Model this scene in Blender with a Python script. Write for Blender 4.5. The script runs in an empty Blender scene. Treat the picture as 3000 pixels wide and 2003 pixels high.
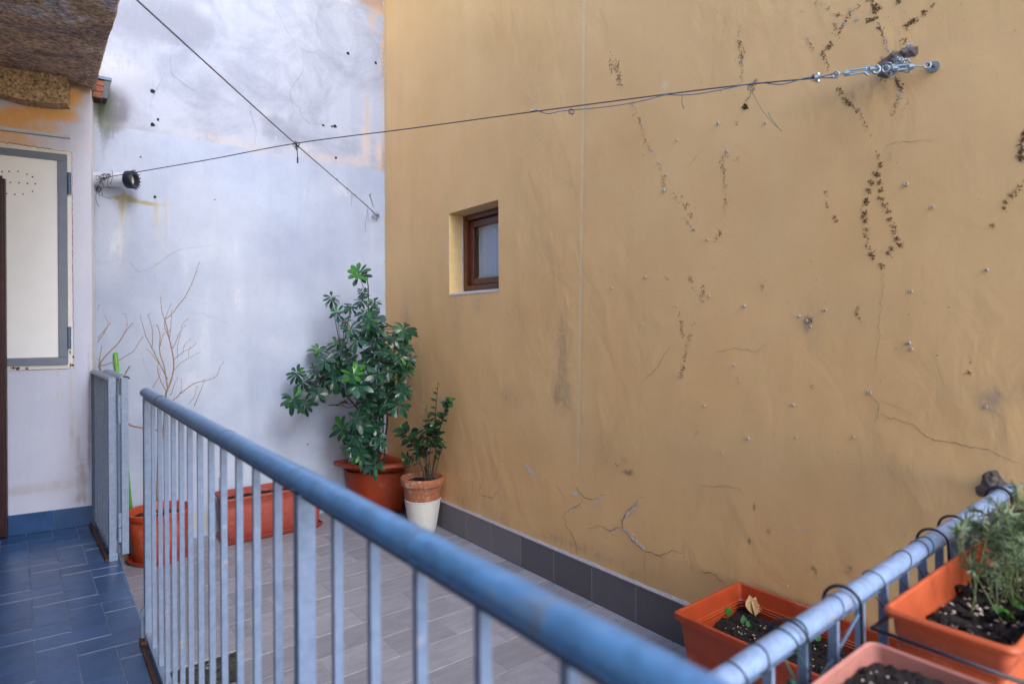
import bpy, math, random
import numpy as np
from mathutils import Vector, Matrix, noise
random.seed(7); np.random.seed(7)
rnd = random.random
def ru(a, b): return a + (b - a) * random.random()
S = bpy.context.scene
COL = S.collection

# ------------------------------------------------------------------ camera
F, EYE, HX = 1770.0, 1.6, 962.0
TH, ROLL = math.radians(37.94), 0.006
R0 = Vector((math.cos(TH), -math.sin(TH), 0)); FW = Vector((math.sin(TH), math.cos(TH), 0)); U0 = Vector((0, 0, 1))
Rc = R0 * math.cos(ROLL) - U0 * math.sin(ROLL)
Uc = R0 * math.sin(ROLL) + U0 * math.cos(ROLL)
cd = bpy.data.cameras.new('camera'); cam = bpy.data.objects.new('camera', cd); COL.objects.link(cam)
cam.matrix_world = Matrix(((Rc.x, Uc.x, -FW.x, 0), (Rc.y, Uc.y, -FW.y, 0), (Rc.z, Uc.z, -FW.z, EYE), (0, 0, 0, 1)))
cd.sensor_width = 36; cd.lens = F / 3000 * 36
cd.shift_y = -(1001.5 - HX) / 3000
cd.clip_start = 0.05; cd.clip_end = 300
cd.dof.use_dof = True; cd.dof.focus_distance = 4.3; cd.dof.aperture_fstop = 2.6
S.camera = cam

# ------------------------------------------------------------------ light
W = bpy.data.worlds.new('World'); S.world = W; W.use_nodes = True
nt = W.node_tree; bg = nt.nodes['Background']
sky = nt.nodes.new('ShaderNodeTexSky'); sky.sky_type = 'NISHITA'; sky.sun_disc = False
SUN_EL, SUN_AZ = math.radians(38), math.radians(180)      # azimuth measured from +Y towards +X
sky.sun_elevation = SUN_EL; sky.sun_rotation = SUN_AZ
sky.air_density = 1.0; sky.dust_density = 0.8; sky.ozone_density = 1.0
nt.links.new(sky.outputs[0], bg.inputs[0]); bg.inputs[1].default_value = 0.15
sd = bpy.data.lights.new('sun', 'SUN'); sun = bpy.data.objects.new('sun', sd); COL.objects.link(sun)
sd.energy = 0.62; sd.angle = math.radians(26); sd.color = (1.0, 0.965, 0.92)
ld = Vector((math.sin(SUN_AZ) * math.cos(SUN_EL), math.cos(SUN_AZ) * math.cos(SUN_EL), math.sin(SUN_EL)))
sun.rotation_euler = ld.to_track_quat('Z', 'Y').to_euler()
S.view_settings.view_transform = 'Standard'; S.view_settings.look = 'None'
S.view_settings.gamma = 1; S.view_settings.use_curve_mapping = False
S.view_settings.exposure = 1.80

# ------------------------------------------------------------------ rays: a pixel of the photo to a point on a real plane
CAMP = Vector((0, 0, EYE))
def ray(u, v):
    a, b = u - 1500, v - HX
    return FW + R0 * ((a * math.cos(ROLL) - b * math.sin(ROLL)) / F) - U0 * ((a * math.sin(ROLL) + b * math.cos(ROLL)) / F)
def hit(u, v, p, n):
    d = ray(u, v); t = (Vector(p) - CAMP).dot(Vector(n)) / d.dot(Vector(n)); return CAMP + d * t
def PZ(u, v, z): return hit(u, v, (0, 0, z), (0, 0, 1))
def PX(u, v, x): return hit(u, v, (x, 0, 0), (1, 0, 0))
def PY(u, v, y): return hit(u, v, (0, y, 0), (0, 1, 0))
def PD(u, v, d): return CAMP + ray(u, v) * d

# ------------------------------------------------------------------ materials
def newmat(name):
    m = bpy.data.materials.new(name); m.use_nodes = True
    return m, m.node_tree, m.node_tree.nodes['Principled BSDF']
def N(t, kind, **kw):
    n = t.nodes.new(kind)
    for k, v in kw.items(): setattr(n, k, v)
    return n
def noise_n(t, scale, detail=4, rough=0.6, vec=None, dist=0.0):
    n = N(t, 'ShaderNodeTexNoise'); n.inputs['Scale'].default_value = scale; n.inputs['Detail'].default_value = detail
    n.inputs['Roughness'].default_value = rough; n.inputs['Distortion'].default_value = dist
    if vec is not None: t.links.new(vec, n.inputs['Vector'])
    return n
def ramp(t, fac, stops):
    r = N(t, 'ShaderNodeValToRGB'); e = r.color_ramp.elements
    while len(e) > 1: e.remove(e[-1])
    e[0].position, e[0].color = stops[0][0], (*stops[0][1], 1)
    for p, c in stops[1:]:
        x = e.new(p); x.color = (*c, 1)
    t.links.new(fac, r.inputs[0]); return r
def mixc(t, fac, a, b, mode='MIX'):
    m = N(t, 'ShaderNodeMix', data_type='RGBA', blend_type=mode)
    if isinstance(fac, float): m.inputs[0].default_value = fac
    else: t.links.new(fac, m.inputs[0])
    for sock, v in ((m.inputs[6], a), (m.inputs[7], b)):
        if isinstance(v, tuple): sock.default_value = (*v, 1)
        else: t.links.new(v, sock)
    return m.outputs[2]
def math_n(t, op, a, b=None, c=None, clamp=False):
    m = N(t, 'ShaderNodeMath', operation=op); m.use_clamp = clamp
    for i, v in enumerate((a, b, c)):
        if v is None: continue
        if isinstance(v, (int, float)): m.inputs[i].default_value = v
        else: t.links.new(v, m.inputs[i])
    return m.outputs[0]
def mapped(t, scale=(1, 1, 1), kind='Object', rot=(0, 0, 0)):
    tc = N(t, 'ShaderNodeTexCoord'); mp = N(t, 'ShaderNodeMapping')
    mp.inputs['Scale'].default_value = scale; mp.inputs['Rotation'].default_value = rot
    t.links.new(tc.outputs[kind], mp.inputs[0]); return mp.outputs[0]
def bump(t, b, h, strength=0.3, dist=0.01, prev=None):
    n = N(t, 'ShaderNodeBump'); n.inputs['Strength'].default_value = strength; n.inputs['Distance'].default_value = dist
    t.links.new(h, n.inputs['Height'])
    if prev is not None: t.links.new(prev, n.inputs['Normal'])
    if b is not None: t.links.new(n.outputs[0], b.inputs['Normal'])
    return n.outputs[0]
def simple(name, col, rough=0.6, var=0.15, scale=30, bmp=0.15, bd=0.003, metal=0.0, col2=None, wear=0.0, spec=0.5, objvar=0.0):
    m, t, b = newmat(name)
    v = mapped(t)
    n = noise_n(t, scale, 5, 0.65, v)
    c1 = tuple(x * (1 - var) for x in col); c2 = tuple(min(1, x * (1 + var)) for x in col)
    c = ramp(t, n.outputs[0], [(0.3, c1), (0.7, c2)]).outputs[0]
    if col2 is not None:
        n2 = noise_n(t, scale * 0.25, 6, 0.7, v)
        f = ramp(t, n2.outputs[0], [(0.62 - wear, (0, 0, 0)), (0.72 - wear * 0.6, (1, 1, 1))]).outputs[0]
        c = mixc(t, f, c, col2)
    if objvar:
        oi = N(t, 'ShaderNodeObjectInfo')
        k = math_n(t, 'MULTIPLY_ADD', oi.outputs['Random'], 2 * objvar, 1 - objvar)
        vm = N(t, 'ShaderNodeVectorMath', operation='SCALE'); t.links.new(c, vm.inputs[0]); t.links.new(k, vm.inputs['Scale'])
        c = vm.outputs[0]
    t.links.new(c, b.inputs['Base Color'])
    b.inputs['Roughness'].default_value = rough; b.inputs['Metallic'].default_value = metal
    b.inputs['Specular IOR Level'].default_value = spec
    if bmp: bump(t, b, n.outputs[0], bmp, bd)
    return m

def wall_mat(name, base, dark, light, plaster=True, streak=1.0, rough=0.85, line_z=None, upper=None, relief=1.0):
    """plaster whose stains come from the mesh attribute 'stain' (rgb = colour, a = amount), broken up by noise"""
    m, t, b = newmat(name)
    v = mapped(t)
    big = noise_n(t, 1.3, 6, 0.6, v)
    vs = mapped(t, (7, 7, 0.7)); st = noise_n(t, 1.0, 5, 0.6, vs)
    fine = noise_n(t, 45, 6, 0.7, v)
    c = mixc(t, ramp(t, big.outputs[0], [(0.35, (0, 0, 0)), (0.7, (1, 1, 1))]).outputs[0], base, light)
    sf = math_n(t, 'MULTIPLY', ramp(t, st.outputs[0], [(0.45, (0, 0, 0)), (0.8, (1, 1, 1))]).outputs[0], 0.35 * streak)
    c = mixc(t, sf, c, dark)
    ff = math_n(t, 'MULTIPLY', ramp(t, fine.outputs[0], [(0.5, (0, 0, 0)), (0.75, (1, 1, 1))]).outputs[0], 0.18)
    c = mixc(t, ff, c, dark)
    if line_z is not None:
        tc = N(t, 'ShaderNodeTexCoord'); sp = N(t, 'ShaderNodeSeparateXYZ'); t.links.new(tc.outputs['Object'], sp.inputs[0])
        wob = noise_n(t, 14, 3, 0.6, v)
        zz = math_n(t, 'MULTIPLY_ADD', wob.outputs[0], 0.008, sp.outputs['Z'])
        f = math_n(t, 'GREATER_THAN', zz, line_z)
        blot = noise_n(t, 2.2, 7, 0.68, v, 0.6)
        up = mixc(t, ramp(t, blot.outputs[0], [(0.42, (0, 0, 0)), (0.66, (1, 1, 1))]).outputs[0], upper[0], upper[1])
        up = mixc(t, math_n(t, 'MULTIPLY', ff, 1.6), up, dark)
        up = mixc(t, sf, up, dark)
        c = mixc(t, f, c, up)
    at = N(t, 'ShaderNodeAttribute'); at.attribute_name = 'stain'
    br = noise_n(t, 22, 8, 0.75, v, 0.4); vb = mapped(t, (60, 60, 9)); br2 = noise_n(t, 1.0, 5, 0.7, vb)
    al = at.outputs['Alpha']
    nz = math_n(t, 'MULTIPLY_ADD', math_n(t, 'ADD', br.outputs[0], math_n(t, 'MULTIPLY', br2.outputs[0], 0.6)), 3.0, -2.4)
    e = math_n(t, 'MULTIPLY_ADD', math_n(t, 'MULTIPLY', nz, al), 0.9, al)
    stp = math_n(t, 'MULTIPLY_ADD', e, 5.0, -1.5, clamp=True)
    a1 = math_n(t, 'MULTIPLY_ADD', math_n(t, 'MULTIPLY', stp, al), 0.65, math_n(t, 'MULTIPLY', math_n(t, 'MAXIMUM', e, 0.0), 0.42), clamp=True)
    c = mixc(t, a1, c, at.outputs['Color'])
    t.links.new(c, b.inputs['Base Color']); b.inputs['Roughness'].default_value = rough
    b.inputs['Specular IOR Level'].default_value = 0.25
    # relief: trowel sweeps, vertical brush lines, grain
    vt = mapped(t, (5, 5, 3.0), rot=(0.9, 0.2, 0.3)); tr = noise_n(t, 1.3, 4, 0.5, vt, 0.5)
    vl = mapped(t, (95, 95, 6)); ln = noise_n(t, 1.0, 4, 0.6, vl)
    g = noise_n(t, 130, 4, 0.7, v)
    pm_ = noise_n(t, 0.8, 3, 0.5, v); pk = ramp(t, pm_.outputs[0], [(0.42, (0.12, 0.12, 0.12)), (0.62, (1, 1, 1))]).outputs[0]
    trh = math_n(t, 'MULTIPLY', tr.outputs[0], pk)
    nn = bump(t, None, trh, 0.34 * relief, 0.03)
    nn = bump(t, None, ln.outputs[0], 0.15 * streak, 0.006, nn)
    bump(t, b, g.outputs[0], 0.13, 0.004, nn)
    return m

M = {}
M['yellow'] = wall_mat('yellow_plaster', (0.79, 0.46, 0.195), (0.62, 0.36, 0.165), (0.86, 0.53, 0.245), relief=0.95, streak=0.35)
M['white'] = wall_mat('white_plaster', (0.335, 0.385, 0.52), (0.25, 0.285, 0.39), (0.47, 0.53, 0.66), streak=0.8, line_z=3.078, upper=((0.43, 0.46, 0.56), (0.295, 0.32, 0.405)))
M['side'] = wall_mat('side_plaster', (0.60, 0.625, 0.79), (0.45, 0.46, 0.57), (0.68, 0.70, 0.85), streak=0.7)
M['plainwhite'] = simple('aged_white_paint', (0.78, 0.755, 0.74), 0.8, 0.06, 30, 0.2)
M['shadewall'] = simple('dark_shading_wall', (0.14, 0.12, 0.11), 0.9, 0.3, 12, 0.5)
M['crack'] = simple('crack_shadow', (0.22, 0.135, 0.075), 0.95, 0.3, 60)
M['wcrack'] = simple('hairline_crack', (0.36, 0.39, 0.48), 0.95, 0.1, 60)
M['flake'] = simple('bare_render', (0.62, 0.57, 0.56), 0.9, 0.2, 90, 0.5)
M['creeper'] = simple('dry_creeper_root', (0.15, 0.075, 0.028), 0.9, 0.5, 200, 0.4)
M['pad'] = simple('pale_root_pad', (0.5, 0.44, 0.40), 0.9, 0.3, 200, 0.4)
M['stone'] = simple('exposed_stone', (0.17, 0.125, 0.105), 0.95, 0.45, 55, 0.9, 0.01)
M['plug'] = simple('white_plastic_plug', (0.36, 0.35, 0.38), 0.5, 0.1, 80)
M['hole'] = simple('hole_shadow', (0.012, 0.012, 0.016), 0.95)
M['skirt'] = simple('dark_grey_stoneware', (0.165, 0.148, 0.155), 0.6, 0.25, 170, 0.25, 0.002, objvar=0.28)
M['cap'] = simple('light_mortar', (0.40, 0.37, 0.39), 0.9, 0.15, 60, 0.5)
M['grout'] = simple('tile_grout', (0.30, 0.29, 0.31), 0.95, 0.12, 60, 0.3)
M['wood'] = simple('varnished_brown_wood', (0.13, 0.035, 0.014), 0.35, 0.35, 25, 0.15)
M['wooddark'] = simple('dark_door_wood', (0.045, 0.013, 0.018), 0.35, 0.35, 25, 0.1)
M['metal'] = simple('blue_grey_painted_metal', (0.20, 0.26, 0.385), 0.35, 0.16, 50, 0.25, 0.004, col2=(0.42, 0.38, 0.33), wear=0.0)
M['metalrail'] = simple('worn_blue_grey_handrail', (0.088, 0.23, 0.47), 0.33, 0.22, 28, 0.5, 0.006, col2=(0.16, 0.19, 0.25), wear=0.03, spec=0.6)
M['metalpale'] = simple('worn_pale_galvanised_rail', (0.22, 0.31, 0.50), 0.36, 0.22, 40, 0.5, 0.006, col2=(0.27, 0.25, 0.29), wear=0.04)
M['bluemetal'] = simple('dark_blue_grey_metal', (0.08, 0.13, 0.22), 0.4, 0.15, 30, 0.1)
M['frameblue'] = simple('slate_blue_window_paint', (0.17, 0.21, 0.28), 0.4, 0.10, 12, 0.1)
M['rust'] = simple('rusty_iron', (0.10, 0.045, 0.022), 0.85, 0.5, 45, 0.6, col2=(0.26, 0.10, 0.03), wear=0.0)
M['panel'] = simple('white_lacquer_panel', (0.91, 0.915, 0.95), 0.6, 0.02, 10, 0.04)
M['zinc'] = simple('zinc_plated_steel', (0.36, 0.42, 0.46), 0.38, 0.1, 60, 0.1, metal=0.75)
M['wire'] = simple('dark_coated_cable', (0.045, 0.045, 0.06), 0.5, 0.2, 90)
M['black'] = simple('black_plastic', (0.012, 0.016, 0.03), 0.4, 0.2, 60)
M['green_tie'] = simple('green_coated_tie', (0.02, 0.10, 0.085), 0.45, 0.2, 90)
M['pvc'] = simple('white_pvc_pipe', (0.55, 0.59, 0.70), 0.35, 0.06, 14, 0.05)
M['terra_p'] = simple('orange_plastic_planter', (0.40, 0.055, 0.014), 0.45, 0.14, 12, 0.12, col2=(0.44, 0.16, 0.10), wear=0.05)
M['terra_r'] = simple('dusty_red_plastic_planter', (0.29, 0.05, 0.032), 0.6, 0.16, 25, 0.15, col2=(0.36, 0.13, 0.10), wear=0.03)
M['terra_rose'] = simple('faded_rose_plastic_planter', (0.42, 0.16, 0.125), 0.6, 0.12, 25, 0.15)
M['terra_o'] = simple('bright_orange_plastic_planter', (0.52, 0.095, 0.03), 0.5, 0.12, 20, 0.15, col2=(0.55, 0.24, 0.16), wear=0.03)
M['clay'] = simple('aged_terracotta', (0.34, 0.125, 0.06), 0.85, 0.25, 40, 0.4, col2=(0.50, 0.38, 0.33), wear=0.09)
M['woven'] = simple('cream_woven_plastic', (0.62, 0.60, 0.56), 0.55, 0.08, 60, 0.1)
M['soil'] = simple('dark_potting_soil', (0.016, 0.011, 0.010), 0.95, 0.6, 120, 0.9, 0.01)
M['perlite'] = simple('pale_soil_grit', (0.50, 0.42, 0.34), 0.8, 0.4, 90)
M['leaf'] = simple('dark_glossy_leaf', (0.014, 0.062, 0.032), 0.28, 0.25, 60, 0.1, spec=0.4, objvar=0.35)
M['leafy'] = simple('fresh_green_leaf', (0.035, 0.155, 0.020), 0.3, 0.25, 60, 0.1, spec=0.4, objvar=0.3)
M['leafb'] = simple('withered_olive_leaf', (0.10, 0.085, 0.025), 0.5, 0.35, 60, 0.1, objvar=0.3)
M['leafs'] = simple('small_green_leaf', (0.016, 0.058, 0.024), 0.42, 0.25, 60, 0.1, objvar=0.35)
M['stem'] = simple('brown_bark', (0.06, 0.038, 0.026), 0.85, 0.35, 80, 0.4)
M['stemg'] = simple('green_young_stem', (0.12, 0.17, 0.05), 0.6, 0.25, 80, 0.2)
M['twig'] = simple('bare_tan_twig', (0.30, 0.185, 0.125), 0.85, 0.35, 60, 0.4)
M['feather'] = simple('grey_green_needles', (0.16, 0.22, 0.12), 0.7, 0.4, 30, 0.1)
M['lime'] = simple('lime_green_plastic', (0.12, 0.42, 0.04), 0.35, 0.08, 20, 0.05)
M['curtain'] = simple('white_curtain_cloth', (0.82, 0.84, 0.92), 0.8, 0.05, 40, 0.1)
M['granite'] = simple('speckled_granite', (0.44, 0.32, 0.19), 0.85, 0.9, 58, 0.7, 0.006)
M['brick'] = simple('old_red_brick', (0.26, 0.10, 0.065), 0.85, 0.3, 60, 0.5)
M['deadleaf'] = simple('dry_tan_leaf', (0.55, 0.34, 0.15), 0.7, 0.25, 40, 0.2)

def tile_mat(name, c1, c2, rough, speck, var, veins=True):
    m, t, b = newmat(name)
    oi = N(t, 'ShaderNodeObjectInfo')
    g = N(t, 'ShaderNodeNewGeometry')
    ad = N(t, 'ShaderNodeVectorMath', operation='ADD'); t.links.new(g.outputs['Position'], ad.inputs[0])
    cm = N(t, 'ShaderNodeCombineXYZ'); t.links.new(math_n(t, 'MULTIPLY', oi.outputs['Random'], 37.0), cm.inputs[2]); t.links.new(cm.outputs[0], ad.inputs[1])
    sc = N(t, 'ShaderNodeVectorMath', operation='MULTIPLY'); sc.inputs[1].default_value = (2.5, 12, 2.5) if veins else (5, 5, 5)
    t.links.new(ad.outputs[0], sc.inputs[0])
    n1 = noise_n(t, 2.0, 6, 0.62, sc.outputs[0], 0.4); n2 = noise_n(t, speck, 3, 0.8, ad.outputs[0])
    c = ramp(t, n1.outputs[0], [(0.3, c1), (0.72, c2)]).outputs[0]
    f2 = ramp(t, n2.outputs[0], [(0.4, (0.78, 0.78, 0.78)), (0.65, (1.18, 1.18, 1.18))]).outputs[0]
    c = mixc(t, 1.0, c, f2, 'MULTIPLY')
    k = math_n(t, 'MULTIPLY_ADD', oi.outputs['Random'], 2 * var, 1 - var)
    vm = N(t, 'ShaderNodeVectorMath', operation='SCALE'); t.links.new(c, vm.inputs[0]); t.links.new(k, vm.inputs['Scale'])
    dn = noise_n(t, 3.5, 6, 0.7, g.outputs['Position'])
    dirt = ramp(t, dn.outputs[0], [(0.45, (1, 1, 1)), (0.85, (0.82, 0.80, 0.80))]).outputs[0]
    c = mixc(t, 1.0, vm.outputs[0], dirt, 'MULTIPLY')
    t.links.new(c, b.inputs['Base Color'])
    rr = math_n(t, 'MULTIPLY_ADD', dn.outputs[0], 0.10, rough - 0.04); t.links.new(rr, b.inputs['Roughness'])
    bump(t, b, n2.outputs[0], 0.14, 0.002)
    return m
M['greytile'] = tile_mat('grey_slate_tile', (0.235, 0.232, 0.268), (0.325, 0.32, 0.365), 0.6, 260, 0.13)
M['bluetile'] = tile_mat('glazed_blue_tile', (0.026, 0.075, 0.20), (0.046, 0.112, 0.275), 0.19, 420, 0.16, False)
def slab_mat():
    m, t, b = newmat('rough_stone_slab')
    v = mapped(t, (1, 1, 1)); n = noise_n(t, 3.2, 8, 0.72, v, 0.5)
    v2 = mapped(t, (42, 60, 42), rot=(0, 0, 0.5)); n2 = noise_n(t, 1, 6, 0.7, v2, 0.3); n3 = noise_n(t, 55, 5, 0.7, v)
    c = ramp(t, n.outputs[0], [(0.32, (0.20, 0.14, 0.12)), (0.46, (0.44, 0.32, 0.26)), (0.55, (0.60, 0.42, 0.25)), (0.63, (0.70, 0.66, 0.68)), (0.75, (0.34, 0.26, 0.22))]).outputs[0]
    c = mixc(t, 1.0, c, ramp(t, n2.outputs[0], [(0.36, (0.35, 0.33, 0.32)), (0.62, (1.7, 1.65, 1.6))]).outputs[0], 'MULTIPLY')
    t.links.new(c, b.inputs['Base Color']); b.inputs['Roughness'].default_value = 0.95
    nn = bump(t, None, n2.outputs[0], 0.8, 0.03); bump(t, b, n3.outputs[0], 0.6, 0.01, nn); return m
M['slab'] = slab_mat()
def tar_mat():
    m, t, b = newmat('black_mossy_tar_face')
    v = mapped(t, (20, 20, 45)); n = noise_n(t, 1.2, 6, 0.7, v, 1.0)
    c = ramp(t, n.outputs[0], [(0.4, (0.012, 0.012, 0.014)), (0.58, (0.05, 0.05, 0.035)), (0.70, (0.42, 0.40, 0.34))]).outputs[0]
    t.links.new(c, b.inputs['Base Color']); b.inputs['Roughness'].default_value = 0.5; bump(t, b, n.outputs[0], 0.8, 0.02); return m
M['tar'] = tar_mat()
def glass_mat():
    m, t, b = newmat('window_glass'); b.inputs['Base Color'].default_value = (0.9, 0.93, 0.95, 1)
    b.inputs['Roughness'].default_value = 0.04; b.inputs['Transmission Weight'].default_value = 1.0; b.inputs['IOR'].default_value = 1.35
    n = noise_n(t, 3, 2, 0.5, mapped(t)); bump(t, b, n.outputs[0], 0.02, 0.01); return m
M['glass'] = glass_mat()

# ------------------------------------------------------------------ mesh helpers
class MB:
    def __init__(s): s.v = []; s.f = []; s.mi = []; s.m = 0
    def quad(s, *p):
        k = len(s.v); s.v += [tuple(x) for x in p]; s.f.append(tuple(range(k, k + len(p)))); s.mi.append(s.m); return s
    def box(s, a, b, ax=None):
        """axis box from corner a to corner b; ax = optional (origin, X, Y, Z) frame"""
        k = len(s.v)
        for z in (a[2], b[2]):
            for x, y in ((a[0], a[1]), (b[0], a[1]), (b[0], b[1]), (a[0], b[1])):
                p = Vector((x, y, z))
                if ax: p = ax[0] + ax[1] * x + ax[2] * y + ax[3] * z
                s.v.append(tuple(p))
        for q in ((0, 3, 2, 1), (4, 5, 6, 7), (0, 1, 5, 4), (1, 2, 6, 5), (2, 3, 7, 6), (3, 0, 4, 7)):
            s.f.append(tuple(k + i for i in q)); s.mi.append(s.m)
        return s
    def prism(s, pts, d):
        """closed outline pts (3D) extruded by vector d"""
        k = len(s.v); n = len(pts); d = Vector(d)
        s.v += [tuple(p) for p in pts] + [tuple(Vector(p) + d) for p in pts]
        s.f.append(tuple(k + i for i in range(n))); s.f.append(tuple(k + 2 * n - 1 - i for i in range(n)))
        for i in range(n): s.f.append((k + (i + 1) % n, k + i, k + n + i, k + n + (i + 1) % n))
        s.mi += [s.m] * (n + 2); return s
    def tube(s, pts, r, seg=8, caps=True):
        pts = [Vector(p) for p in pts]; n = len(pts)
        rs = r if isinstance(r, (list, tuple)) else [r] * n
        k = len(s.v); up = None
        for i, p in enumerate(pts):
            d = (pts[min(i + 1, n - 1)] - pts[max(i - 1, 0)])
            if d.length < 1e-9: d = Vector((0, 0, 1))
            d.normalize()
            if up is None:
                up = d.cross(Vector((0.31, 0.2, 0.93)));
                if up.length < 1e-3: up = d.cross(Vector((1, 0, 0)))
            up = (up - d * up.dot(d)); up.normalize(); w = d.cross(up)
            for j in range(seg):
                a = 2 * math.pi * j / seg; s.v.append(tuple(p + (up * math.cos(a) + w * math.sin(a)) * rs[i]))
        for i in range(n - 1):
            for j in range(seg):
                s.f.append((k + i * seg + j, k + i * seg + (j + 1) % seg, k + (i + 1) * seg + (j + 1) % seg, k + (i + 1) * seg + j)); s.mi.append(s.m)
        if caps:
            s.f.append(tuple(k + j for j in reversed(range(seg)))); s.f.append(tuple(k + (n - 1) * seg + j for j in range(seg))); s.mi += [s.m] * 2
        return s
    def lathe(s, prof, seg=32, c=(0, 0, 0), jit=0):
        k = len(s.v); n = len(prof)
        for r, z in prof:
            for j in range(seg):
                a = 2 * math.pi * j / seg; s.v.append((c[0] + r * math.cos(a), c[1] + r * math.sin(a), c[2] + z))
        for i in range(n - 1):
            for j in range(seg):
                s.f.append((k + i * seg + j, k + i * seg + (j + 1) % seg, k + (i + 1) * seg + (j + 1) % seg, k + (i + 1) * seg + j)); s.mi.append(s.m)
        return s
    def rings(s, rings, close=True, cap0=False, cap1=False):
        """loft through closed rings of equal length"""
        k = len(s.v); n = len(rings[0])
        for r in rings: s.v += [tuple(p) for p in r]
        for i in range(len(rings) - 1):
            for j in range(n):
                s.f.append((k + i * n + j, k + i * n + (j + 1) % n, k + (i + 1) * n + (j + 1) % n, k + (i + 1) * n + j)); s.mi.append(s.m)
        if cap0: s.f.append(tuple(k + j for j in reversed(range(n)))); s.mi.append(s.m)
        if cap1: s.f.append(tuple(k + (len(rings) - 1) * n + j for j in range(n))); s.mi.append(s.m)
        return s
    def blob(s, c, r, nrm, flat=0.35, seg=6):
        c = Vector(c); n = Vector(nrm).normalized(); a = n.orthogonal().normalized(); b = n.cross(a)
        k = len(s.v); off = ru(0, 6)
        for j in range(seg):
            t = off + 2 * math.pi * j / seg; q = r * ru(0.6, 1.15); s.v.append(tuple(c + (a * math.cos(t) + b * math.sin(t)) * q))
        s.v.append(tuple(c + n * r * flat))
        for j in range(seg): s.f.append((k + j, k + (j + 1) % seg, k + seg)); s.mi.append(s.m)
        return s
    def build(s, name, mat, parent=None, smooth=False, bevel=0, origin=None, seg=2, angle=None):
        me = bpy.data.meshes.new(name)
        vs = s.v
        if origin is not None: vs = [(x - origin[0], y - origin[1], z - origin[2]) for x, y, z in vs]
        me.from_pydata(vs, [], s.f)
        for mm in (mat if isinstance(mat, (list, tuple)) else [mat]): me.materials.append(M[mm] if isinstance(mm, str) else mm)
        if any(s.mi): me.polygons.foreach_set('material_index', s.mi)
        if smooth: me.polygons.foreach_set('use_smooth', [True] * len(me.polygons))
        me.update()
        o = bpy.data.objects.new(name, me); COL.objects.link(o)
        if origin is not None: o.location = origin
        if parent is not None: o.parent = parent
        if bevel:
            md = o.modifiers.new('bevel', 'BEVEL'); md.width = bevel; md.segments = seg; md.limit_method = 'ANGLE'
        if smooth and angle:
            try: me.set_sharp_from_angle(angle=math.radians(angle))
            except Exception: pass
        return o
def tag(o, label=None, cat=None, group=None, kind=None):
    if label: o['label'] = label
    if cat: o['category'] = cat
    if group: o['group'] = group
    if kind: o['kind'] = kind
    return o
def empty(name, loc=(0, 0, 0), label=None, cat=None, group=None):
    o = bpy.data.objects.new(name, None); COL.objects.link(o); o.location = loc; o.empty_display_size = 0.1
    bpy.context.view_layer.update(); return tag(o, label, cat, group)
def under(o, p):
    """parent a world-built mesh to a thing that stands away from the origin"""
    o.parent = p; o.matrix_parent_inverse = Matrix.Translation(-p.location); return o
def part(mb, name, mat, thing, **kw):
    o = mb.build(name, mat, None, **kw); under(o, thing); return o
def sub(mb, name, mat, prt, **kw):
    o = mb.build(name, mat, None, **kw); o.parent = prt
    o.matrix_parent_inverse = (Matrix.Translation(prt.parent.location) @ prt.matrix_parent_inverse).inverted() if False else prt_inv(prt); return o
def prt_inv(p):
    bpy.context.view_layer.update(); return p.matrix_world.inverted()

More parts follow.
